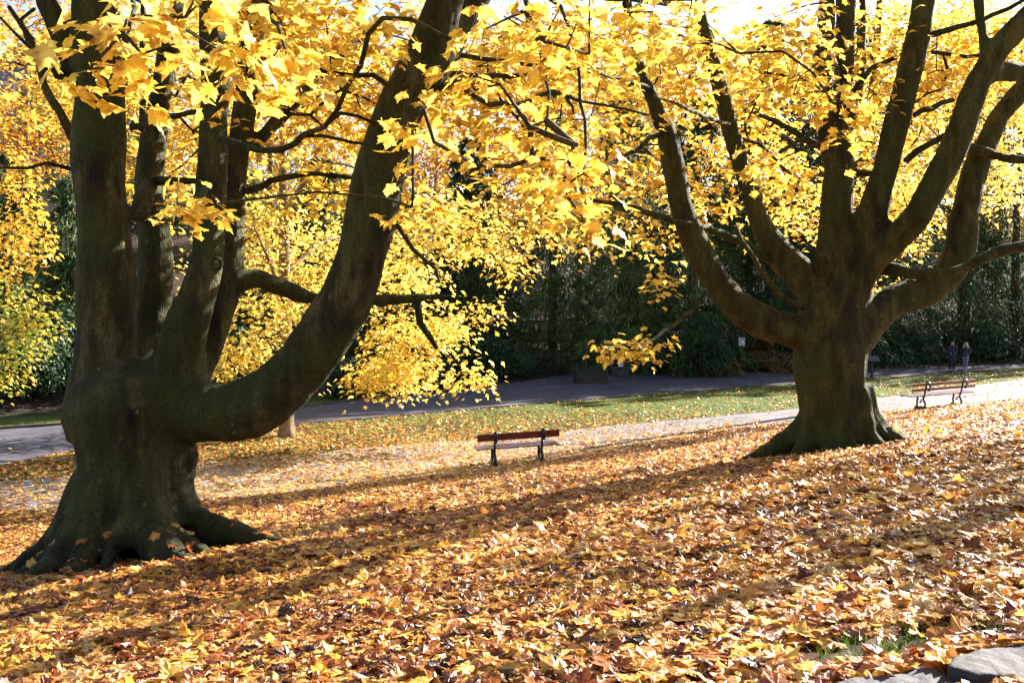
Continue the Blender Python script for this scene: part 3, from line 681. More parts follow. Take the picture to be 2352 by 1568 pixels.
for k in ([(1770, 600, 17.6, 22), (1730, 575, 17.3, 22), (1690, 548, 17, 20), (1640, 530, 16.7, 18), (1580, 515, 16.2, 16), (1500, 492, 15.8, 14), (1420, 470, 15.4, 12), (1350, 455, 15, 9), (1250, 450, 14.8, 6)],
          [(1845, 705, 16.6, 18), (1800, 682, 16.3, 14), (1760, 640, 16.1, 13), (1730, 590, 16, 12), (1700, 555, 16, 11), (1690, 520, 16, 8)],
          [(1618, 672, 16.5, 8), (1600, 700, 16.2, 8), (1560, 735, 15.8, 8), (1525, 760, 15.3, 8), (1490, 790, 15, 7), (1440, 805, 14.6, 5), (1380, 800, 14.2, 4)],
          [(1900, 345, 16.9, 18), (1860, 325, 16.6, 15), (1800, 290, 16.3, 14), (1745, 265, 16, 10)],
          [(1895, 290, 16.9, 10), (1840, 322, 16.4, 10), (1790, 350, 16, 8)],
          [(1870, 185, 16.8, 13), (1810, 175, 16.4, 12), (1745, 165, 16, 8)],
          [(2080, 370, 16.6, 16), (2130, 335, 16.6, 15), (2190, 300, 16.7, 13)],
          [(2140, 80, 16.4, 16), (2200, 62, 16.2, 13), (2280, 38, 16, 11), (2352, 0, 15.8, 9)],
          [(2140, 120, 16.4, 10), (2220, 128, 16.4, 9), (2300, 120, 16.4, 8)],
          [(1960, 210, 17, 14), (2000, 160, 16.8, 13), (2060, 132, 16.7, 10)],
          [(1955, 390, 17.2, 18), (1975, 400, 17.3, 16), (2020, 398, 17.2, 14)],
          [(2100, 265, 16.5, 12), (2140, 245, 16.6, 14), (2190, 230, 16.7, 10)],
          [(1440, -30, 15.7, 18), (1450, 30, 15.6, 15), (1455, 70, 15.5, 9)],
          [(1520, 300, 16.1, 12), (1450, 350, 15.5, 10), (1380, 385, 15, 8), (1300, 400, 14.6, 5)],
          [(1500, 200, 16, 10), (1420, 180, 15, 9), (1330, 160, 14, 8), (1230, 165, 13.4, 6)],
          [(1680, 290, 17.8, 10), (1600, 260, 16, 9), (1560, 240, 14.5, 7), (1500, 220, 13, 5)],
          [(1925, 250, 17, 12), (1935, 230, 15, 10), (1940, 225, 13, 7), (1945, 235, 11.2, 4)]):
    RT.branch(sh(k))
RT.make_body(.045, .03)
knot(RT, 1888, 608, RY - .56, .14, RT.root)
knot(LT, 497, 606, LY - .46, .055, LT.root)
sp_ = dict(n=13, R=.34, s=.135, shape=NEAR_S, droop=.8, h=.13, curl=.2)
for b in ((1945, 235, 11 + q, 45, 30, .3, 5), (1975, 300, 11 + q, 25, 20, .2, 1), (1720, 370, 11.5 + q, 70, 20, .3, 4), (1590, 90, 10.5 + q, 180, 80, 1., 10)): RT.blob(*b, **sp_)
md = dict(n=24, R=.5, s=.15, shape=MID, droop=.6, h=.14)
for b in ((1450, 160, 17.8, 220, 170, 1.2, 50), (1650, 220, 19.5, 240, 160, 1.2, 46), (1330, 120, 14, 150, 130, 1.2, 14), (1400, 400, 17.5, 170, 100, 1.2, 22), (1790, 110, 14.5, 120, 120, 1.5, 20), (2120, 130, 17.5, 170, 130, 1.5, 34), (2280, 80, 18.5, 120, 110, 1.5, 20),
          (1780, 380, 19, 140, 120, 1.5, 20), (2080, 300, 19.5, 130, 120, 1.5, 22), (1620, 420, 19, 100, 90, 1., 10), (1240, 430, 15, 120, 70, 1., 8)): RT.blob(*b, **md)
sm = dict(n=26, R=.55, s=.14, shape=FAR, droop=.7, h=.16, tint=.6)
for b in ((1850, 470, 22, 140, 70, 1.4, 20), (2060, 450, 23, 120, 90, 1.4, 22), (1480, 530, 18, 120, 40, 1., 9), (2000, 40, 20, 110, 50, 1.5, 4)): RT.blob(*b, **sm)
sm2 = dict(n=16, R=.32, s=.13, shape=MID, droop=.7, h=.1, tint=.7)
for b in ((1430, 800, 14.6, 75, 12, .25, 6), (1500, 775, 15., 30, 12, .2, 2), (1525, 630, 16.2, 30, 40, .3, 3), (2020, 560, 22, 60, 25, .5, 4)): RT.blob(*b, **sm2)
for b in ((1850, -450, 17, 850, 300, 3.8, 190), (1800, -850, 17, 600, 250, 3, 60)): RT.blob(*b, **up)
RT.grow(M['leaf_yellow'])

# ---- smaller maple behind the great limb
def simple_trunk(tree, base, h, r, lean=(0, 0), nl=7, spread=3.5, hl=.35, voxel=None, pts=None):
    x, y, z = base
    P = [(x, y, z - .2, r * 1.35), (x, y, z + .3, r * 1.05), (x + lean[0] * .3, y + lean[1] * .3, z + h * .3, r * .85), (x + lean[0], y + lean[1], z + h * .65, r * .55), (x + lean[0] * 1.3, y + lean[1] * 1.3, z + h, r * .15)]
    P = catmull(P, .4); tree.note(P)
    mb = MB(); V, Fq = tube_arrays(P[:, :3], P[:, 3], 12); mb.add(V, Fq); mb.build('trunk', tree.bark, tree.root, smooth=True)
    for i in range(nl):
        a = i * 2.4 + rng.uniform(-.3, .3); t = hl + (1 - hl) * .85 * i / nl
        j = int(t * (len(P) - 1)); s0 = P[j]
        L_ = spread * rng.uniform(.7, 1.1) * (1 - .4 * t)
        e = (s0[0] + math.cos(a) * L_, s0[1] + math.sin(a) * L_, s0[2] + L_ * rng.uniform(.2, .7), .02)
        m_ = (s0[0] + math.cos(a) * L_ * .5, s0[1] + math.sin(a) * L_ * .5, s0[2] + L_ * .3, s0[3] * .32)
        Q = catmull([(s0[0], s0[1], s0[2], s0[3] * .55), m_, e], .3); tree.note(Q)
        mb = MB(); V, Fq = tube_arrays(Q[:, :3], Q[:, 3], 8); mb.add(V, Fq); mb.build('limb', tree.bark, tree.root, smooth=True)
TB = gp(658, 1003); TY = TB[1]
T3 = Tree('maple_tree', 'slender pale-trunked maple on the grass strip, its low golden sprays seen behind the great limb', 'tree', TB, M['bark_far'])
simple_trunk(T3, TB, 13, .26, nl=9, spread=6, hl=.25)
qq = dict(n=38, R=.85, s=.2, shape=FAR, droop=.75, h=.13, tint=.75)
TT = TY - 1.2
for b in ((620, 690, TT, 120, 100, 2, 22), (754, 600, TY + 5.5, 170, 110, 1.6, 40), (600, 830, TT, 120, 60, 1.5, 22), (900, 845, TT - 1, 130, 36, 1.5, 30), (960, 760, TT - 1, 120, 50, 1.4, 26), (1080, 865, TT - 1, 60, 10, .5, 5), (860, 640, TT, 160, 70, 2, 30),  # rear blob behind the trunk added to shade the left of the path
          (700, 480, TY, 260, 120, 3, 36), (980, 520, TT - 3, 180, 80, 2, 26), (1180, 500, TT - 4, 130, 70, 1.5, 16), (560, 560, TY, 100, 90, 2, 18), (420, 560, TY + 1, 110, 160, 2, 5)): T3.blob(*b, **qq)
q3 = dict(n=26, R=.6, s=.15, shape=FAR, droop=.8, h=.13, tint=.55)
for b in ((1150, 560, TT - 4, 110, 40, 1., 10), (1120, 700, TT - 3, 70, 40, .6, 6), (1200, 620, TT - 4, 90, 40, .6, 6), (1350, 540, TT - 5, 80, 40, .8, 9)): T3.blob(*b, **q3)
q2 = dict(n=34, R=1.0, s=.2, shape=FAR, droop=.6, h=.2, tint=.35)
for b in ((850, 270, TY + 1, 500, 150, 3, 42), (800, -50, TY, 400, 150, 3, 22)): T3.blob(*b, **q2)
T3.grow(M['leaf_yellow'], tipr=.005)

x5, y5 = pt(1925, 600, 38)[0], 38.
T5 = Tree('maple_tree', 'yellow maple with a red-brown trunk, hidden behind the forked mossy maple', 'tree', (x5, y5, gz(x5, y5)), M['bark_conifer'])
simple_trunk(T5, (x5, y5, gz(x5, y5)), 17, .36, (1.1, 0), nl=10, spread=6, hl=.3)
q5 = dict(n=40, R=.85, s=.18, shape=FAR, droop=.75, h=.14, tint=.7)
for b in ((2070, 480, 36, 120, 100, 2, 30), (2180, 300, 37, 200, 160, 2.5, 80), (2090, 180, 38, 160, 130, 2.5, 36), (2300, 140, 38, 150, 130, 2.5, 60), (2320, 430, 38, 70, 60, 1.5, 10), (2200, 40, 38, 190, 100, 2.5, 60), (2010, 668, 35, 25, 12, .4, 4)): T5.blob(*b, **q5)
T5.grow(M['leaf_yellow'], tipr=.005)

# ---- half-green tree at the left edge
GB = gp(-330, 1085)
GT = Tree('turning_tree', 'tree at the far left edge with orange upper leaves and pale green lower leaves', 'tree', GB, M['bark_far'])
simple_trunk(GT, GB, 12, .25, lean=(.3, 0), nl=9, spread=4, hl=.2)
GY = GB[1]
for b in ((40, 560, GY - 1, 90, 90, 1.2, 22), (60, 420, GY, 90, 60, 1.2, 10), (30, 230, GY, 100, 110, 1.5, 12)): GT.blob(*b, n=30, R=.6, s=.17, shape=FAR, droop=.65, h=.13, tint=.12)
for b in ((50, 720, GY - 1.5, 90, 90, 1., 28), (20, 850, GY - 1.5, 60, 50, .8, 10), (-100, 700, GY, 100, 200, 1.5, 24)): GT.blob(*b, n=32, R=.55, s=.15, shape=FAR, droop=.6, h=.13, tint=.55)
for b in ((-200, 200, GY, 250, 300, 3, 40),): GT.blob(*b, n=30, R=.8, s=.2, shape=FAR, tint=.1)
GT.grow(M['leaf_turning'], tipr=.005)

# ---- trees standing just right of the picture: they hang sprays into the corner and shade the slope
def side_tree(x, y, h, label, blobs, mat='leaf_yellow', lean=(0, 0), name='maple_tree'):
    b = (x, y, gz(x, y)); t = Tree(name, label, 'tree', b, M['bark_right'])
    simple_trunk(t, b, h, .38, lean, nl=11, spread=5.5, hl=.3)
    for c, r, n in blobs: t.blobw(c, r, n, n=26, R=.75, s=.2, shape=FAR, droop=.55, h=.2, tint=.55)
    t.grow(M[mat], tipr=.005)
zz = gz(17, 20)
side_tree(17, 19, 12, 'yellow maple hanging its leaves in from beyond the right edge of the picture', [((16, 19, zz + 8), (4.5, 4.5, 2.8), 130), ((14.5, 22, zz + 6.5), (2.2, 3, 1.5), 24)])

# ------------------------------------------------------------------ background woods
def scatter_crown(P, N, s, shape, tint, mat, name, parent, curl=.2):
    Tn = rng.normal(0, 1, P.shape) + np.array([0, 0, -.6])
    V, T, t = leaves(P, N + rng.normal(0, .5, P.shape), Tn, s, shape, curl, .02, tint)
    return link(name, np_mesh(name, V, T, t), mat, parent)

def conifer(u, vbase, Y, h, r, label, n=9000, mat='needle', name='conifer_tree', skirt=.06, group='evergreens behind the main path', tone=0.):
    p = pt(u, 700, Y); x, y = p[0], Y; b = (x, y, gz(x, y))
    t = empty(name, b); tag(t, label, 'tree', group)
    mb = MB(); mb.tube([(x, y, b[2] - .2), (x, y, b[2] + h * .5), (x, y, b[2] + h * .97)], [.32, .2, .04], 10); mb.build('trunk', M['bark_conifer'], t, smooth=True)
    # drooping fans: branches arc out and down, each carrying feathery blades
    nb = int(n * 2.6) // 90; Ps, Ts, Ss, tt, Ns = [], [], [], [], []
    for i in range(nb):
        f = skirt + (1 - skirt) * rng.uniform(0, 1) ** 1.2; f = min(.99, max(skirt, (round(f * 13) + rng.normal(0, .16)) / 13)); a = rng.uniform(0, 2 * math.pi); bt = rng.normal(0, .2)
        L_ = r * (1 - f) ** .5 * rng.uniform(.65, 1.12) + .25
        m_ = 90; tpar = rng.uniform(.25, 1, m_) ** .7
        rise = rng.uniform(.0, .25)
        cz = b[2] + h * f + L_ * (rise * tpar - .75 * tpar ** 2.2)
        lat = rng.normal(0, .16, m_) * L_ * (1.15 - tpar * .6)
        ca, sa = math.cos(a), math.sin(a)
        P = np.stack([x + ca * L_ * tpar - sa * lat, y + sa * L_ * tpar + ca * lat, cz - np.abs(lat) * .5 + rng.normal(0, .05, m_)], 1)
        d = np.array([ca, sa, -.35 - 1.2 * rng.uniform(0, 1)]) + rng.normal(0, .35, (m_, 3)) + np.stack([-sa * lat, ca * lat, -np.abs(lat) * 1.2], 1)
        Ps.append(P); Ts.append(d); Ss.append(rng.uniform(.2, .46, m_)); tt.append(np.clip(rng.normal(.35 + tone + bt, .14, m_) + .35 * (tpar - .6), 0, 1)); Ns.append(np.tile([ca * .5, sa * .5, 1], (m_, 1)) + rng.normal(0, .4, (m_, 3)))  # tint painted lighter toward branch tips, as lit sprays
    BL = (np.array([(0, 0, 0), (.10, .35, .0), (.05, .75, -.06), (0, 1, -.16), (-.10, .35, 0)], float), np.array([(0, 1, 4), (1, 2, 4), (2, 3, 4)]))
    V, T, tn = leaves(np.vstack(Ps), np.vstack(Ns), np.vstack(Ts), np.concatenate(Ss), BL, .15, .01, np.concatenate(tt))
    link('crown', np_mesh('crown', V, T, tn), M[mat], t)
    return t

def shrub(u, Y, w_, h, label, mat='leaf_dark', n=5000, s=.17, shape=OVAL, name='evergreen_shrub', group='shrubs behind the main path', dx=None, cat='shrub', depth=None, tone=.0):
    p = pt(u, 700, Y); x, y = p[0], Y; b = (x, y, gz(x, y))
    t = empty(name, b); tag(t, label, cat, group)
    dpt = depth or w_ * .7
    mb = MB()
    for i in range(7):
        a = i * 2 * math.pi / 7; e = (x + math.cos(a) * w_ * .33, y + math.sin(a) * dpt * .33, b[2] + h * .62)
        mb.tube([(x + math.cos(a) * .1, y + math.sin(a) * .1, b[2] - .1), (x + math.cos(a) * w_ * .14, y + math.sin(a) * dpt * .14, b[2] + h * .3), e], [.06, .045, .02], 6)
    mb.build('stem', M['bark_twig'], t, smooth=True)
    lobes = [(rng.uniform(-.5, .5), rng.uniform(-.5, .5), rng.uniform(.12, .8)) for _ in range(26)]
    Ps, Ns = [], []
    for lx, ly, lz in lobes:
        k = n // 26; d = norm(rng.normal(0, 1, (k, 3))); rr = rng.uniform(.55, 1, k) ** .5
        sc = math.sqrt(max(.15, 1 - (lx * lx + ly * ly) * 1.6 - (lz - .3) ** 2 * .8))
        c = np.array([x + lx * w_ * .72 * sc, y + ly * dpt * sc, b[2] + h * lz * (.55 + .45 * sc)])
        q_ = np.array([w_ * .24, dpt * .24, h * .19])
        Ps.append(c + d * rr[:, None] * q_); Ns.append(d * .7 + np.array([0, 0, .6]))
    P = np.vstack(Ps); keep = P[:, 2] > b[2] + .02; P = P[keep]; N = np.vstack(Ns)[keep]
    scatter_crown(P, N, s * rng.uniform(.7, 1.25, len(P)), shape, np.clip(rng.normal(.5 + tone, .25, len(P)), 0, 1), M[mat], 'foliage', t)
    return t

for a in ((1085, 860, 60, 13, 3.4, 'dark drooping conifer behind the golden sprays left of the railings', 13000),  # tallest conifers heightened to shade the main path
          (1270, 860, 63, 18, 4.0, 'tall shaded conifer behind the planter', 13000),
          (1440, 850, 60.5, 19, 4.2, 'feathery green conifer with a reddish trunk above the small white notice', 17000),
          (1590, 850, 58.5, 17, 3.4, 'dense conifer just left of the post with a white sheet', 12000),
          (1885, 850, 63, 22, 4.8, 'tall dark conifer added behind the forked mossy trunk to shade the path', 10000),  # this and the next two conifers added to shade the main path
          (1960, 850, 66, 22, 4.8, 'tall dark conifer added right of the mossy trunk to shade the path, behind the lectern', 10000),
          (1765, 850, 62, 21, 4.6, 'tall conifer with a high skirt added behind the bracken to shade the path', 11000),
          (1720, 850, 70, 16.5, 4.2, 'conifer far behind the post with a white sheet', 10000),
          (1900, 850, 73, 17, 4.4, 'conifer hidden behind the mossy trunk', 9000),
          (2060, 850, 70, 22, 4.6, 'dark conifer right of the mossy trunk', 12000),
          (2210, 850, 71, 22, 4.6, 'dark conifer directly behind the two walkers', 12000),
          (2330, 850, 71, 22, 4.6, 'dark conifer at the right edge behind the walkers', 12000),
          (2480, 850, 72, 20, 4.4, 'unseen dark conifer added beyond the right edge to shade the path, nearest the walkers', 9000),  # this and the next two, out of view, added to shade the path
          (2680, 850, 76, 20, 4.6, 'unseen dark conifer added well beyond the right edge to shade the path', 8000),
          (2880, 850, 82, 17, 4.8, 'unseen dark conifer added farthest beyond the right edge to shade the path', 8000),
          (900, 900, 58, 12, 3.6, 'dark conifer behind the great curved limb', 9000),
          (740, 900, 60, 11, 3.6, 'conifer hidden behind the slender pale maple', 8000),
          (170, 900, 50, 9, 3.0, 'dark conifer left of the thick left stem', 9000),
          (20, 900, 52, 10, 3.4, 'dark conifer behind the half-green tree', 8000),
          (560, 900, 56, 10, 3.4, 'conifer between the left maple stems', 8000)):
    conifer(a[0], a[1], a[2], a[3], a[4], a[5], a[6], tone={1440: .55, 1270: .3, 1590: .1, 2060: .25, 170: .3, 1765: -.2, 2210: .1}.get(a[0], -.08), skirt=(.22 if a[0] == 1765 else .06))  # raised needle tone paints the lit green of the feathery conifer
for i, (u, Y, h) in enumerate([(k, 84 + 5 * (j % 2), 11 + 2.5 * ((j * 7) % 3) / 2) for j, k in enumerate(range(-60, 2500, 190))]):
    conifer(u, 850, Y, h, 5.2, 'dark conifer of the far row, %s' % ('beyond the half-green tree', 'between the far bank and the thick left stem', 'behind the thin upright stem of the left maple', 'behind the middle stems of the left maple', 'beyond the slender pale maple', 'beyond the golden low sprays', 'left of the feathery green conifer top', 'beyond the planter', 'above the small white notice', 'between the two left limbs of the mossy maple', 'beyond the mossy trunk', 'beyond the low right limb of the mossy maple', 'beyond the two walkers', 'cut by the right edge')[i], 8000, group='far row of conifers')
for a in ((60, 42, 5, 3.2, 'low dark laurel below the half-green tree at the left edge', 'leaf_dark', 5000),
          (190, 44, 4.5, 4.2, 'tall green laurel left of the thick left stem', 'leaf_dark', 6500),
          (-120, 44, 6, 4, 'dark laurel cut by the left edge', 'leaf_dark', 5000),
          (380, 45, 5, 3.4, 'dark laurel seen between the left maple stems', 'leaf_dark', 5000),
          (560, 47, 5, 3.6, 'dark laurel behind the trunk fork of the left maple', 'leaf_dark', 5000),
          (810, 46.5, 3.6, 1.9, 'glossy leaved low laurel under the golden sprays at the path edge', 'leaf_dark', 5000),
          (960, 52, 5.5, 3, 'black-green laurel right of the golden sprays', 'leaf_dark', 5000),
          (1130, 56, 5, 3, 'dark laurel left of the railings', 'leaf_dark', 4500),
          (1760, 66, 5, 5, 'bluish green shrub between the left limb and trunk of the mossy maple', 'leaf_blue', 6500),
          (2085, 66.5, 5, 2.8, 'bright green laurel left of the two walkers', 'leaf_dark', 6000),
          (2240, 68, 6, 3.2, 'dark laurel directly behind the two walkers', 'leaf_dark', 5000),
          (2390, 70, 7, 3.8, 'dark laurel right of the two walkers', 'leaf_dark', 5000),
          (1890, 70, 6, 4, 'dark laurel behind the mossy trunk', 'leaf_dark', 4000)):
    shrub(a[0], a[1], a[2], a[3], a[4], a[5], a[6], s=.2)
shrub(2012, 63.5, 2.1, 1.35, 'small rounded clipped bush behind the reading lectern', 'leaf_dark', 5000, s=.10, name='clipped_bush', tone=.2)
shrub(1620, 56, 3.0, 3.9, 'dense yew bush between railings and the white sheet post', 'leaf_dark', 8000, s=.15, name='yew_bush')
for a in ((1660, 57.5, 2.6, 1.1, 'brown green bracken clump left of the white sheet post'), (1770, 61, 4.2, 1.4, 'russet bracken clump right of the white sheet post'), (1815, 59.5, 2.4, .8, 'low green fern clump beside the mossy trunk'), (1715, 64, 4, 1.8, 'tall dry bracken behind the white sheet post')):
    shrub(*a, 'bracken', 3500, s=.28, shape=OVAL, name='bracken_clump', cat='fern', group='bracken in the border')
# golden woodland beyond
def gold_tree(u, Y, h, r, label, mat, n=7000, tint=.4, zf=.68):
    p = pt(u, 600, Y); x, y = p[0], Y; b = (x, y, gz(x, y))
    t = Tree('woodland_tree', label, 'tree', b, M['bark_far'], 'trees beyond the evergreens')
    simple_trunk(t, b, h * .9, .3, (rng.uniform(-.6, .6), 0), nl=8, spread=r, hl=.3)
    for k in range(int(n * 1.6) // 70):
        d = norm(rng.normal(0, 1, 3)) * rng.uniform(.2, 1) ** .4
        t.clusters.append((np.array([x, y, b[2] + h * zf]) + d * np.array([r * 1.15, r, h * .42]), dict(n=70, R=1.2, s=.3, shape=TINY, droop=.6, h=.16, tint=tint)))
    t.grow(M[mat], tipr=.008)
for a in ((60, 74, 17, 5.5, 'orange woodland tree in the upper left corner beyond the path', 'leaf_orange', 5200, .35),
          (330, 70, 19, 6, 'golden woodland tree behind the left maple stems', 'leaf_yellow', 9000, .5),
          (620, 66, 19, 6, 'golden woodland tree between left stems and great limb', 'leaf_yellow', 9000, .55),
          (880, 74, 20, 6, 'orange woodland tree behind the great limb', 'leaf_orange', 6000, .6),
          (1130, 78, 21, 6, 'orange woodland tree right of the great limb top', 'leaf_orange', 9000, .5),
          (1330, 84, 20, 5.5, 'amber woodland tree above the feathery conifer', 'leaf_orange', 6500, .6),
          (1600, 80, 21, 6, 'yellow woodland tree between the two left limbs of the mossy maple', 'leaf_yellow', 8000, .4),
          (1830, 78, 21, 6, 'yellow woodland tree behind the central limbs of the mossy maple', 'leaf_yellow', 9000, .5),
          (2050, 84, 21, 6, 'yellow woodland tree between the right limbs of the mossy maple', 'leaf_yellow', 8000, .6),
          (2290, 84, 22, 6.5, 'yellow woodland tree in the upper right corner', 'leaf_yellow', 8000, .5)):
    gold_tree(*a)
for i, u in enumerate((-60, 130, 260, 480, 1000, 1240, 1460, 1700, 2170, 2400)):
    p = pt(u, 600, 100 + 4 * (i % 3)); x, y = p[0], p[1]; b = (x, y, gz(x, y))
    t = Tree('bare_tree', 'thin greyish bare tree number' , 'tree', b, M['bark_far'], 'leafless trees on the far bank')
    t.root['label'] = ['leafless grey tree on the far bank at the left edge', 'leafless grey tree on the far bank beside the house', 'leafless tree on the far bank behind the thick left stem', 'leafless tree on the far bank behind the middle left stems', 'leafless tree on the far bank behind the great limb fork',
                       'leafless tree on the far bank above the tall shaded conifer', 'leafless tree on the far bank in the blue sky gap', 'leafless tree on the far bank behind the leaning limbs', 'leafless tree on the far bank between right limbs', 'leafless tree on the far bank at the right edge'][i]
    simple_trunk(t, b, 13, .22, (rng.uniform(-1, 1), 0), nl=14, spread=4.5, hl=.25)
    for _ in range(110):
        d = norm(rng.normal(0, 1, 3)) * rng.uniform(.3, 1)
        t.clusters.append((np.array([x, y, b[2] + 9]) + d * np.array([4, 4, 5.5]), dict(n=5, R=1., s=.25, shape=TINY, tint=.4)))
    t.grow(M['leaf_orange'], tipr=.012)

# ------------------------------------------------------------------ house glimpsed at top left
hx = pt(150, 215, 112); hz = gz(hx[0], 112)
hb = (hx[0], 112, hz)
house = empty('stone_house', hb); tag(house, 'pale grey house with tall sash windows glimpsed high between leaves at upper left', 'house')
top = hx[2] + 3.2
mb = MB(); mb.box((hb[0], 116, (hz + top) / 2 - .5), (16, 8, top - hz + 1)); mb.build('wall', M['wall'], house)
rf = MB()
x0, x1, y0, y1 = hb[0] - 8.4, hb[0] + 8.4, 111.6, 120.4
rf.add([(x0, y0, top), (x1, y0, top), (x1, y1, top), (x0, y1, top), (x0 + 3, 116, top + 3.4), (x1 - 3, 116, top + 3.4)], [(0, 1, 5, 4), (1, 2, 5), (2, 3, 4, 5), (3, 0, 4), (0, 3, 2, 1)])
roof = rf.build('roof', M['roof'], house)
mb = MB(); mb.box((hb[0] - 4, 116, top + 3.2), (1.2, 1.2, 2.4)); mb.build('chimney', M['wall'], roof)
for row in (0, 1, 2):
    for k in range(5):
        cx = hb[0] - 6.2 + k * 3.1; cz = hx[2] - .2 - row * 3.6
        mb = MB(); W2, H2 = 1.5, 2.3
        mb.box((cx - W2 / 2, 111.93, cz), (.16, .18, H2)); mb.box((cx + W2 / 2, 111.93, cz), (.16, .18, H2)); mb.box((cx, 111.93, cz + H2 / 2), (W2 + .3, .2, .18)); mb.box((cx, 111.91, cz - H2 / 2), (W2 + .4, .26, .16)); mb.box((cx, 111.94, cz), (W2, .1, .08))
        wn = mb.build('window', M['white'], house)
        mb = MB(); mb.box((cx, 111.97, cz), (W2 - .1, .04, H2 - .1)); mb.build('pane', M['glass'], wn)

# ------------------------------------------------------------------ benches
def bench(name, label, u, v, yaw, roll, planks, L_=2.1):
    x, y, z = gp(u, v)
    b = empty(name, (x, y, z), yaw); b.rotation_euler = (0, -roll, yaw)
    tag(b, label, 'bench', 'iron-legged park benches along the path')
    def bl(mb, nm, mat, par=None, smooth=False): return mb.build(nm, M[mat], par or b, smooth, world=False)
    # seat planks
    for i, (yy, zz_) in enumerate(((.06, .435), (.20, .44), (.34, .445), (.46, .43))):
        mb = MB(); mb.box((0, yy, zz_), (L_, .125, .035), 0, R(-25) if i == 3 else 0); bl(mb, 'seat_slat', 'seat')
    for (zc, hh) in planks:
        mb = MB(); mb.box((0, -.035 - (zc - .45) * .18, zc), (L_, .035, hh), 0, R(10)); bl(mb, 'back_slat', 'board' if len(planks) == 1 else 'slat')
    for sx in (-1, 1):
        X_ = sx * L_ * .29
        mb = MB()
        post = [(X_, .0, .40), (X_, -.035, .52), (X_, -.075, .64), (X_, -.10, .76), (X_, -.115, .83), (X_, -.16, .88), (X_, -.22, .88), (X_, -.275, .83), (X_, -.29, .75), (X_, -.265, .67), (X_, -.23, .63)]
        mb.tube(catmull([(*p, .02) for p in post], .03)[:, :3], .025, 8, (1.25, .8))
        mb.tube([(X_, -.228, .655), (X_, -.228, .61)], .033, 8)
        mb.tube([(X_, -.115, .83), (X_, -.085, .60)], .026, 8)
        fr = bl(mb, 'back_support', 'iron', smooth=True)
        mb = MB()
        mb.tube([(X_, -.02, .405), (X_, .2, .41), (X_, .44, .405)], .022, 8)
        leg = [(X_, .0, .40), (X_, .045, .34), (X_, .02, .27), (X_, -.03, .20), (X_, -.03, .11), (X_, .03, .055), (X_, .15, .04), (X_, .27, .06), (X_, .33, .13), (X_, .335, .24), (X_, .30, .33), (X_, .36, .40)]
        mb.tube(catmull([(*p, .02) for p in leg], .03)[:, :3], .028, 8, (1.3, .85))
        cr = [(X_, .03, .28), (X_, .08, .31), (X_, .14, .29), (X_, .175, .235)]
        mb.tube(catmull([(*p, .02) for p in cr], .03)[:, :3], .017, 8); mb.tube([(X_, .175, .25), (X_, .18, .21)], .034, 8)
        mb.box((X_, .15, .03), (.13, .48, .12))
        bl(mb, 'leg', 'iron', smooth=True)
    return b
bench('park_bench', 'park bench with one broad red-brown back board, standing between the two big trunks', 1192, 1066, R(13), R(2), [(.735, .18)], 2.08)
bench('park_bench', 'park bench with two back slats and ring-shaped iron legs, right of the mossy trunk', 2165, 938, R(17), R(2), [(.80, .085), (.64, .085)], 2.35)

# ------------------------------------------------------------------ signs, lectern, railings, planter
def at_foot(u, v): return gp(u, v)
x, y, z = gp(1702, 861)
s1 = empty('notice_post', (x, y, z)); tag(s1, 'dark post carrying a white notice sheet in the bracken border', 'sign')
mb = MB(); mb.box((x, y, z + .8), (.12, .10, 1.7)); mb.box((x, y - .01, z + 1.85), (.46, .05, .62)); mb.build('post', M['iron'], s1)
mb = MB(); mb.box((x, y - .045, z + 1.88), (.34, .014, .44)); sheet = mb.build('sheet', M['white'], s1)
mb = MB(); mb.box((x, y - .055, z + 1.64), (.34, .012, .05)); mb.box((x - .02, y - .056, z + 2.03), (.06, .006, .06)); mb.build('print', M['blue'], sheet)
x, y, z = gp(2002, 868)
s2 = empty('reading_lectern', (x, y, z)); tag(s2, 'dark slanted information lectern on one post at the grass edge right of the mossy trunk', 'sign')
mb = MB(); mb.box((x, y, z + .5), (.13, .10, 1.06)); mb.build('post', M['iron'], s2)
mb = MB(); mb.box((x, y - .05, z + 1.05), (.75, .5, .05), 0, R(32)); mb.build('panel', M['iron'], s2)
x, y, z = gp(1424, 862); z += .02
s3 = empty('small_notice', (x, y, z)); tag(s3, 'small white notice on a low stone plinth before the railings', 'sign')
mb = MB(); mb.box((x, y, z + .2), (1.0, .6, .42)); mb.box((x, y, z + .44), (1.2, .75, .07)); mb.build('plinth', M['stone'], s3)
mb = MB(); mb.box((x + .02, y - .2, z + .70), (.26, .02, .42)); bd = mb.build('sheet', M['white'], s3)
mb = MB(); mb.box((x + .06, y - .215, z + .62), (.05, .008, .12)); mb.build('print', M['timber'], bd)
x, y, z = gp(1356, 880)
s4 = empty('planter', (x, y, z)); tag(s4, 'dark timber planter box standing on the forecourt before the railings', 'planter')
mb = MB(); mb.box((x, y, z + .33), (1.65, .9, .72), R(8)); mb.box((x, y, z + .70), (1.72, .97, .07), R(8)); mb.build('box', M['timber'], s4)
n = 500; P = np.stack([x + rng.uniform(-.7, .7, n), y + rng.uniform(-.35, .35, n), z + .74 + rng.uniform(0, .14, n)], 1)
scatter_crown(P, np.tile([0, 0, 1.], (n, 1)), rng.uniform(.06, .12, n), OVAL, rng.uniform(0, 1, n), M['leaf_dark'], 'plants', s4)
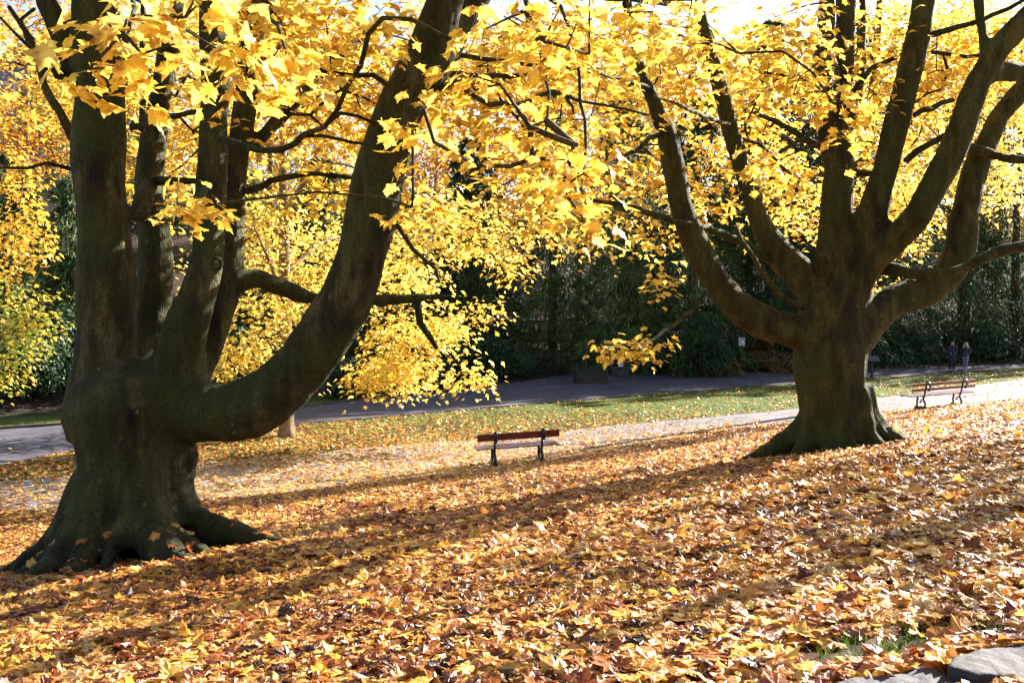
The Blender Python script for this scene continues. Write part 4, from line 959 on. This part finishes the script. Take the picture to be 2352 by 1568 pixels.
# railings
xa, ya, _ = gp(1225, 866); xb, yb, _ = gp(1640, 858); ya += 1.5; yb += 1.5
fn = empty('iron_railings', (xa, ya, gz(xa, ya))); tag(fn, 'low dark iron railings at the back of the forecourt under the conifers', 'fence')
nb_ = 7; mbr = MB(); mbb = MB()
for i in range(nb_ + 1):
    t = i / nb_; x, y = xa + (xb - xa) * t, ya + (yb - ya) * t; z = gz(x, y)
    mb = MB(); mb.tube([(x, y, z - .1), (x, y, z + 1.15)], .035, 8); mb.tube([(x, y, z + 1.15), (x, y, z + 1.22)], .05, 8); mb.build('fence_post', M['iron'], fn, smooth=True)
for hh in (.18, 1.02):
    P = [(xa + (xb - xa) * t, ya + (yb - ya) * t, gz(xa + (xb - xa) * t, ya + (yb - ya) * t) + hh) for t in np.linspace(0, 1, 20)]
    mb = MB(); mb.tube(P, .018, 6); mb.build('rail', M['iron'], fn)
mb = MB()
for t in np.linspace(0, 1, 90):
    x, y = xa + (xb - xa) * t, ya + (yb - ya) * t; z = gz(x, y); mb.tube([(x, y, z + .05), (x, y, z + 1.1)], .011, 5)
mb.build('railing_bars', M['iron'], fn)['kind'] = 'stuff'

# ------------------------------------------------------------------ people
def skin_mesh(name, joints, bones, mat, parent=None, lv=2):
    me = bpy.data.meshes.new(name); keys = list(joints)
    me.from_pydata([joints[k][0] for k in keys], [(keys.index(a), keys.index(b)) for a, b in bones], [])
    ob = bpy.data.objects.new('tmp', me); COL.objects.link(ob)
    ob.modifiers.new('s', 'SKIN')
    sv = me.skin_vertices[0].data
    for i, k in enumerate(keys): sv[i].radius = joints[k][1] if hasattr(joints[k][1], '__len__') else (joints[k][1],) * 2
    sv[0].use_root = True
    m = ob.modifiers.new('d', 'SUBSURF'); m.levels = lv
    dg = bpy.context.evaluated_depsgraph_get(); dg.update()
    em = bpy.data.meshes.new_from_object(ob.evaluated_get(dg)); bpy.data.objects.remove(ob)
    em.materials.clear()
    for p in em.polygons: p.use_smooth = True
    return link(name, em, M[mat], parent, world=False)
def loft(rings, name, mat, parent, n=16):
    """rings: (cx, cy, z, rx, ry)"""
    V, Fs = [], []
    for cx, cy, z, rx, ry in rings:
        for j in range(n):
            a = j * 2 * math.pi / n; V.append((cx + math.cos(a) * rx, cy + math.sin(a) * ry, z))
    m_ = len(rings)
    for i in range(m_ - 1):
        for j in range(n): k = (j + 1) % n; Fs.append((i * n + j, i * n + k, (i + 1) * n + k, (i + 1) * n + j))
    Fs += [tuple(range(n))[::-1], tuple((m_ - 1) * n + j for j in range(n))]
    mb = MB(); mb.add(V, Fs); return mb.build(name, M[mat], parent, smooth=True, world=False)
def person(u, v, yaw, label, hgt, coat_len, coat, legs, hair, shoe, stride, head_down, hair_vol):
    x, y, z = gp(u, v); k = hgt / 1.68
    J = {'pelvis': ((0, 0, .93), (.12, .10)), 'waist': ((0, 0, 1.08), (.11, .085)), 'chest': ((0, .0, 1.28), (.135, .10)), 'neck': ((0, .0, 1.43), .05), 'head0': ((0, -.015 - head_down, 1.50), (.062, .07)), 'head1': ((0, -.02 - head_down * 1.5, 1.58), (.078, .092)), 'head2': ((0, -.01 - head_down * 1.5, 1.645), (.06, .07)),
         'nose': ((0, -.115 - head_down * 1.7, 1.555), .012)}
    B = [('pelvis', 'waist'), ('waist', 'chest'), ('chest', 'neck'), ('neck', 'head0'), ('head0', 'head1'), ('head1', 'head2'), ('head1', 'nose')]
    for s, f in (('l', 1), ('r', -1)):
        st = stride * f
        J.update({'sh' + s: ((.17 * f, 0, 1.37), .055), 'el' + s: ((.235 * f, .03, 1.12), .042), 'wr' + s: ((.14 * f, -.13, 1.02), .028), 'ha' + s: ((.10 * f, -.17, 1.01), (.034, .02)),
                  'hi' + s: ((.09 * f, 0, .88), .085), 'kn' + s: ((.095 * f, -.05 - st * .5, .49), .055), 'an' + s: ((.09 * f, -st + .02, .09), .034), 'to' + s: ((.09 * f, -st - .12, .04), .03)})
        B += [('chest', 'sh' + s), ('sh' + s, 'el' + s), ('el' + s, 'wr' + s), ('wr' + s, 'ha' + s), ('pelvis', 'hi' + s), ('hi' + s, 'kn' + s), ('kn' + s, 'an' + s), ('an' + s, 'to' + s)]
        for i, (fx, fl) in enumerate(((-.014, .055), (-.005, .065), (.005, .06), (.014, .05))):
            J['f%d' % i + s] = ((.10 * f + fx * 2 - .02 * f, -.20 - fl * .4, 1.0 + fx), .008); B.append(('ha' + s, 'f%d' % i + s))
    o = skin_mesh('person', J, B, 'skin'); o.location = (x, y, z + .02); o.rotation_euler = (0, 0, yaw); o.scale = (k, k, k)
    tag(o, label, 'person', 'two walkers on the main path')
    # legs clothing
    for s, f in (('l', 1), ('r', -1)):
        a, b_, c = [np.array(J[q_ + s][0]) for q_ in ('hi', 'kn', 'an')]
        mb = MB(); P = catmull([(*a, .098), (*((a + b_) / 2), .085), (*b_, .068), (*((b_ + c) / 2), .06), (*(c + np.array([0, 0, .03])), .045)], .06)
        mb.tube(P[:, :3], P[:, 3], 12); mb.build('trouser_leg', M[legs], o, smooth=True, world=False)
        t = np.array(J['to' + s][0]); mb = MB(); mb.tube([c + np.array([0, .05, -.03]), c + np.array([0, 0, -.035]), (c + t) / 2 + np.array([0, -.01, -.015]), t + np.array([0, -.02, .005])], [.035, .048, .045, .032], 10); mb.build('shoe', M[shoe], o, smooth=True, world=False)
    zb = coat_len
    rings = [(0, 0, zb, .185, .15), (0, 0, zb + .02, .19, .155)]
    if zb < .8: rings += [(0, 0, .75, .185, .15)]
    rings += [(0, 0, .92, .175, .14), (0, 0, 1.08, .155, .125), (0, 0, 1.25, .185, .14), (0, 0, 1.36, .175, .12), (0, 0, 1.42, .10, .085), (0, -.005, 1.465, .075, .07)]
    ct = loft(rings, 'coat', coat, o, 20)
    for s in 'lr':
        a, b_, c = [np.array(J[q_ + s][0]) for q_ in ('sh', 'el', 'wr')]
        P = catmull([(*(a * np.array([.8, 1, 1])), .075), (*a, .08), (*((a + b_) / 2), .07), (*b_, .064), (*c, .05)], .05)
        mb = MB(); mb.tube(P[:, :3], P[:, 3], 12); mb.build('sleeve', M[coat], ct, smooth=True, world=False)
    hd = head_down * 1.5
    mb = MB(); V = []; Fs = []
    hv = hair_vol
    n_ = 14; rows = [(1.70, .02), (1.69, .06), (1.65, .095), (1.58, .11), (1.50, .115 + hv), (1.42, .12 + hv * 1.5), (1.35, .11 + hv * 1.4), (1.31, .07 + hv)]
    for zr, rr in rows:
        for j in range(n_ + 1):
            t = R(-50) + j / n_ * R(280); wv = 1 + .07 * math.sin(j * 2.3 + zr * 20)
            V.append((math.cos(t) * rr * wv, math.sin(t) * rr * wv * 1.05 + .015 - hd * (1 if zr > 1.5 else .5), zr))
    m_ = n_ + 1
    for i in range(len(rows) - 1):
        for j in range(n_): Fs.append((i * m_ + j, i * m_ + j + 1, (i + 1) * m_ + j + 1, (i + 1) * m_ + j))
    mb.add(V, Fs); h_ = mb.build('hair', M[hair], o, smooth=True, world=False)
    sm_ = h_.modifiers.new('t', 'SOLIDIFY'); sm_.thickness = .02
    for f in (-1, 1):
        mb = MB(); mb.tube([(f * .03, -.105 - hd, 1.585), (f * .03, -.098 - hd, 1.585)], .008, 6); mb.build('eye', M['black'], o, world=False)
    mb = MB(); mb.tube([(-.02, -.098 - hd, 1.515), (.02, -.098 - hd, 1.515)], .006, 6); mb.build('mouth', M['board'], o, world=False)
    return o
person(2186, 853, R(-15), 'woman with long auburn hair in a knee-length navy coat and black leggings, walking', 1.74, .50, 'navy', 'black', 'hair_brown', 'shoe_teal', .20, .0, .0)
person(2217, 851, R(-30), 'blonde woman in a short dark jacket and pale patterned leggings, head bent, walking', 1.64, .86, 'jacket', 'lilac', 'hair_blonde', 'shoe_grey', .22, .03, .035)

# ------------------------------------------------------------------ stone slabs, grass tufts
SLABS = []
def slab(name, label, zoom_pts, up_, thick):
    P = []
    for zx, zy in zoom_pts:
        u, v = (1950 + zx * .2594) * .91875, (1500 + zy * .2594) * .91875
        d = ray(u, v); g_ = ground0(u, v, .8, 12); y = g_[1]
        t = (PZ + up_ - EZ) / d[2]; p = d * t + np.array([0, 0, EZ]); P.append((p[0], p[1]))
    SLABS.append(P)
    import bmesh
    bm = bmesh.new(); vs_ = [bm.verts.new((x, y, PZ + up_)) for x, y in P]; f = bm.faces.new(vs_)
    r_ = bmesh.ops.extrude_face_region(bm, geom=[f]); ev = [e for e in r_['geom'] if isinstance(e, bmesh.types.BMVert)]
    for v_ in ev: v_.co.z -= thick
    bmesh.ops.recalc_face_normals(bm, faces=bm.faces)
    me = bpy.data.meshes.new(name); bm.to_mesh(me); bm.free()
    ob = bpy.data.objects.new('tmp', me); COL.objects.link(ob)
    m = ob.modifiers.new('r', 'REMESH'); m.mode = 'VOXEL'; m.voxel_size = .018
    m = ob.modifiers.new('s', 'SMOOTH'); m.iterations = 5
    dg = bpy.context.evaluated_depsgraph_get(); dg.update(); em = bpy.data.meshes.new_from_object(ob.evaluated_get(dg)); bpy.data.objects.remove(ob)
    for v_ in em.vertices:
        c = v_.co; v_.co += Vector((noise.noise(c * 5), noise.noise(c * 5 + Vector((9, 0, 0))), noise.noise(c * 3.1) * .7 + .3 * noise.noise(c * 13))) * .018
    for p in em.polygons: p.use_smooth = True
    o = link(name, em, M['stone']); tag(o, label, 'stone slab', 'worn stone slabs at the lower right corner'); return o
c_ = gp(2200, 1520); PZ = c_[2]
slab('stone_slab', 'larger grey stone slab at the lower right corner of the leaf bank', [(1630, 545), (1700, 505), (1850, 470), (2000, 435), (2120, 425), (2250, 385), (2500, 340), (2900, 300), (2900, 780), (2300, 760), (2050, 725), (1900, 740), (1750, 690), (1600, 630)], .12, .4)
slab('stone_slab', 'lower grey stone slab in front, cut by the bottom edge', [(430, 830), (560, 770), (700, 725), (800, 700), (930, 712), (960, 665), (1100, 680), (1170, 625), (1320, 600), (1450, 605), (1560, 650), (1640, 720), (1720, 800), (1760, 900), (1700, 1100), (900, 1150), (300, 1000)], .07, .35)
def tufts(n, xy, hgt, per, name, label):
    Ps, Ns, Ts, Ss = [], [], [], []
    for i in range(n):
        x, y = xy(i); z = gz(x, y); a = rng.uniform(0, 2 * math.pi, per); r_ = rng.uniform(0, .04, per)
        Ps.append(np.stack([x + np.cos(a) * r_, y + np.sin(a) * r_, np.full(per, z)], 1))
        Ts.append(np.stack([np.cos(a) * .5, np.sin(a) * .5, np.ones(per)], 1) + rng.normal(0, .2, (per, 3)))
        Ns.append(np.stack([np.cos(a), np.sin(a), -.3 * np.ones(per)], 1)); Ss.append(hgt * rng.uniform(.5, 1.2, per))
    B_ = (np.array([(-.035, 0, 0), (.035, 0, 0), (.025, .5, .06), (0, 1, .3), (-.025, .5, .06)], float), np.array([(0, 1, 2), (0, 2, 4), (4, 2, 3)]))
    V, T, t = leaves(np.vstack(Ps), np.vstack(Ns), np.vstack(Ts), np.concatenate(Ss), B_, .2, 0, None)
    o = link(name, np_mesh(name, V, T, t), M['grassblade']); tag(o, label, None, None, 'stuff')
def near_xy(i):
    x, y, _ = gp(rng.uniform(1880, 2340), rng.uniform(1440, 1560)); return x, y
tufts(90, near_xy, .065, 11, 'grass', 'sparse grass tufts between fallen leaves by the stone slabs')
def strip_xy(i):
    while True:
        y = rng.uniform(22, 62); x = rng.uniform(-.55, .56) * y
        if E2(x) < y < E3(x): return x, y
tufts(9000, strip_xy, .09, 7, 'grass', 'short green grass of the strip between the two paths')

# ------------------------------------------------------------------ fallen leaves
def litter(n, y0, y1, dens, shape, s0, s1, tilt, zpile, name, label, curl=.25, bias=0.):
    # uniform over the viewed wedge, thinned by dens(x, y) in 0..1
    y = np.sqrt(rng.uniform(y0 * y0, y1 * y1, n)); x = rng.uniform(-.57, .57, n) * (y + 1.)
    keep = rng.uniform(0, 1, n) < dens(x, y)
    x, y = x[keep], y[keep]; m_ = len(x)
    lump = .018 * (np.sin(x * 2.1 + y * 1.2) * np.sin(y * 2.7 - x) + 1)
    z = terrain(x, y) + .012 + rng.uniform(0, 1, m_) ** 1.3 * zpile + lump * (zpile > .03) * (y < E1(x))
    N = np.tile([0, 0, 1.], (m_, 1)) + rng.normal(0, 1, (m_, 3)) * (tilt * np.where(rng.uniform(0, 1, m_) < .14, 2.0, .75) * rng.uniform(.3, 1.3, m_))[:, None]
    N[:, 2] = np.abs(N[:, 2]); a = rng.uniform(0, 2 * math.pi, m_)
    T = np.stack([np.cos(a), np.sin(a), rng.normal(0, .15, m_)], 1)
    clump = .12 * np.sin(x * 1.3 + 2) * np.sin(y * .9) ; t = np.clip(rng.beta(1.3, 1.2, m_) + clump + bias, 0, 1)
    S = s0 * .75 + (s1 * 1.05 - s0 * .75) * rng.beta(1.6, 1.5, m_)
    P = np.stack([x, y, z], 1) - norm(T) * S[:, None] * .4
    V, F_, tt = leaves(P, N, T, S, shape, curl, .045, t)
    # keep leaves from sinking below the soil
    zz_ = terrain(V[:, 0], V[:, 1]) + .006; V[:, 2] = np.maximum(V[:, 2], zz_ + .004 * (tt * 7 % 1))
    o = link(name, np_mesh(name, V, F_, tt), M['litter']); tag(o, label, None, None, 'stuff'); return m_
def trunks(x, y):
    k = np.ones_like(x)
    for b, r_ in ((LB, .6), (RB, .5)): k = k * (np.hypot(x - b[0], y - b[1]) > r_)
    return k
def in_poly(x, y, P):
    c = np.zeros(len(x), bool); j = len(P) - 1
    for i in range(len(P)):
        (xi, yi), (xj, yj) = P[i], P[j]
        c ^= ((yi > y) != (yj > y)) & (x < (xj - xi) * (y - yi) / (yj - yi + 1e-12) + xi); j = i
    return c
def slope(x, y):
    k = (y < E1(x) + .1) * trunks(x, y) * (1 - .94 * near_bare(x, y))
    for P in SLABS: k = k * ~in_poly(x, y, P)
    return k
A = lambda a, b: .57 * ((b + 1) ** 2 - (a + 1) ** 2)
print('litter', litter(int(A(2.6, 7) * 620), 2.6, 7, slope, NEAR, .065, .13, .22, .04, 'fallen_leaves', 'deep drift of curled maple leaves nearest the camera'),
      litter(int(A(7, 13) * 440), 7, 13, slope, MID, .075, .14, .25, .045, 'fallen_leaves', 'brown and yellow leaves covering the slope around the big left trunk'),
      litter(int(A(13, 34) * 230), 13, 34, slope, FAR, .09, .155, .26, .045, 'fallen_leaves', 'carpet of leaves on the slope below the benches and around the mossy trunk'),
      litter(int(A(16, 60) * 190), 16, 60, lambda x, y: ((y >= E1(x)) & (y < E2(x))) * np.clip(.95 - .09 * (x - 1) - .3 * sstep((y - E1(x)) / (E2(x) - E1(x) + .01)) * (x > -4), .03, 1), FAR, .10, .18, .3, .025, 'fallen_leaves', 'leaves strewn along the bench path', bias=.2),  # paler tint puts the sunlit band's brightness into these leaves
      litter(int(A(22, 66) * 130), 22, 66, lambda x, y: ((y >= E2(x)) & (y < E3(x))) * np.clip(.78 - .045 * (x + 4) - .45 * sstep((y - E2(x)) / (E3(x) - E2(x) + .01)), .12, 1), FAR, .10, .17, .3, .04, 'fallen_leaves', 'scattered leaves on the grass strip between the paths'),
      litter(int(A(28, 78) * 14), 28, 78, lambda x, y: np.where((y >= E3(x)) & (y < E4(x)), .10, np.where((y >= E4(x)) & (y < E4(x) + 1.6), 1., 0.)) * 1., FAR, .10, .18, .2, .045, 'fallen_leaves', 'thin line of leaves along the far edge of the main path'))
# leaves caught on and between the roots
dg = bpy.context.evaluated_depsgraph_get(); dg.update()
Ps, Ns = [], []
for (bx, by, bz_), k in ((LB, 620), (RB, 320)):
    for _ in range(k):
        a = rng.uniform(0, 2 * math.pi); r_ = rng.uniform(.5, 1.9); x, y = bx + math.cos(a) * r_, by + math.sin(a) * r_
        g0 = gz(x, y); hit, p, n, _i, ob, _m = scene.ray_cast(dg, Vector((x, y, g0 + .42)), Vector((0, 0, -1)))
        if hit and ob.parent is not None and p.z > g0 - .03 and n.z > .68:
            Ps.append(tuple(p + n * .012)); Ns.append(tuple(n))
if Ps:
    Ps, Ns = np.array(Ps), np.array(Ns); m_ = len(Ps)
    V, F_, tt = leaves(Ps, Ns + rng.normal(0, .22, (m_, 3)), rng.normal(0, 1, (m_, 3)), rng.uniform(.08, .14, m_), NEAR, .3, .04, rng.uniform(.1, 1, m_))
    o = link('fallen_leaves', np_mesh('fallen_leaves', V, F_, tt), M['litter']); tag(o, 'leaves caught on and between the roots of the two big trunks', None, None, 'stuff')
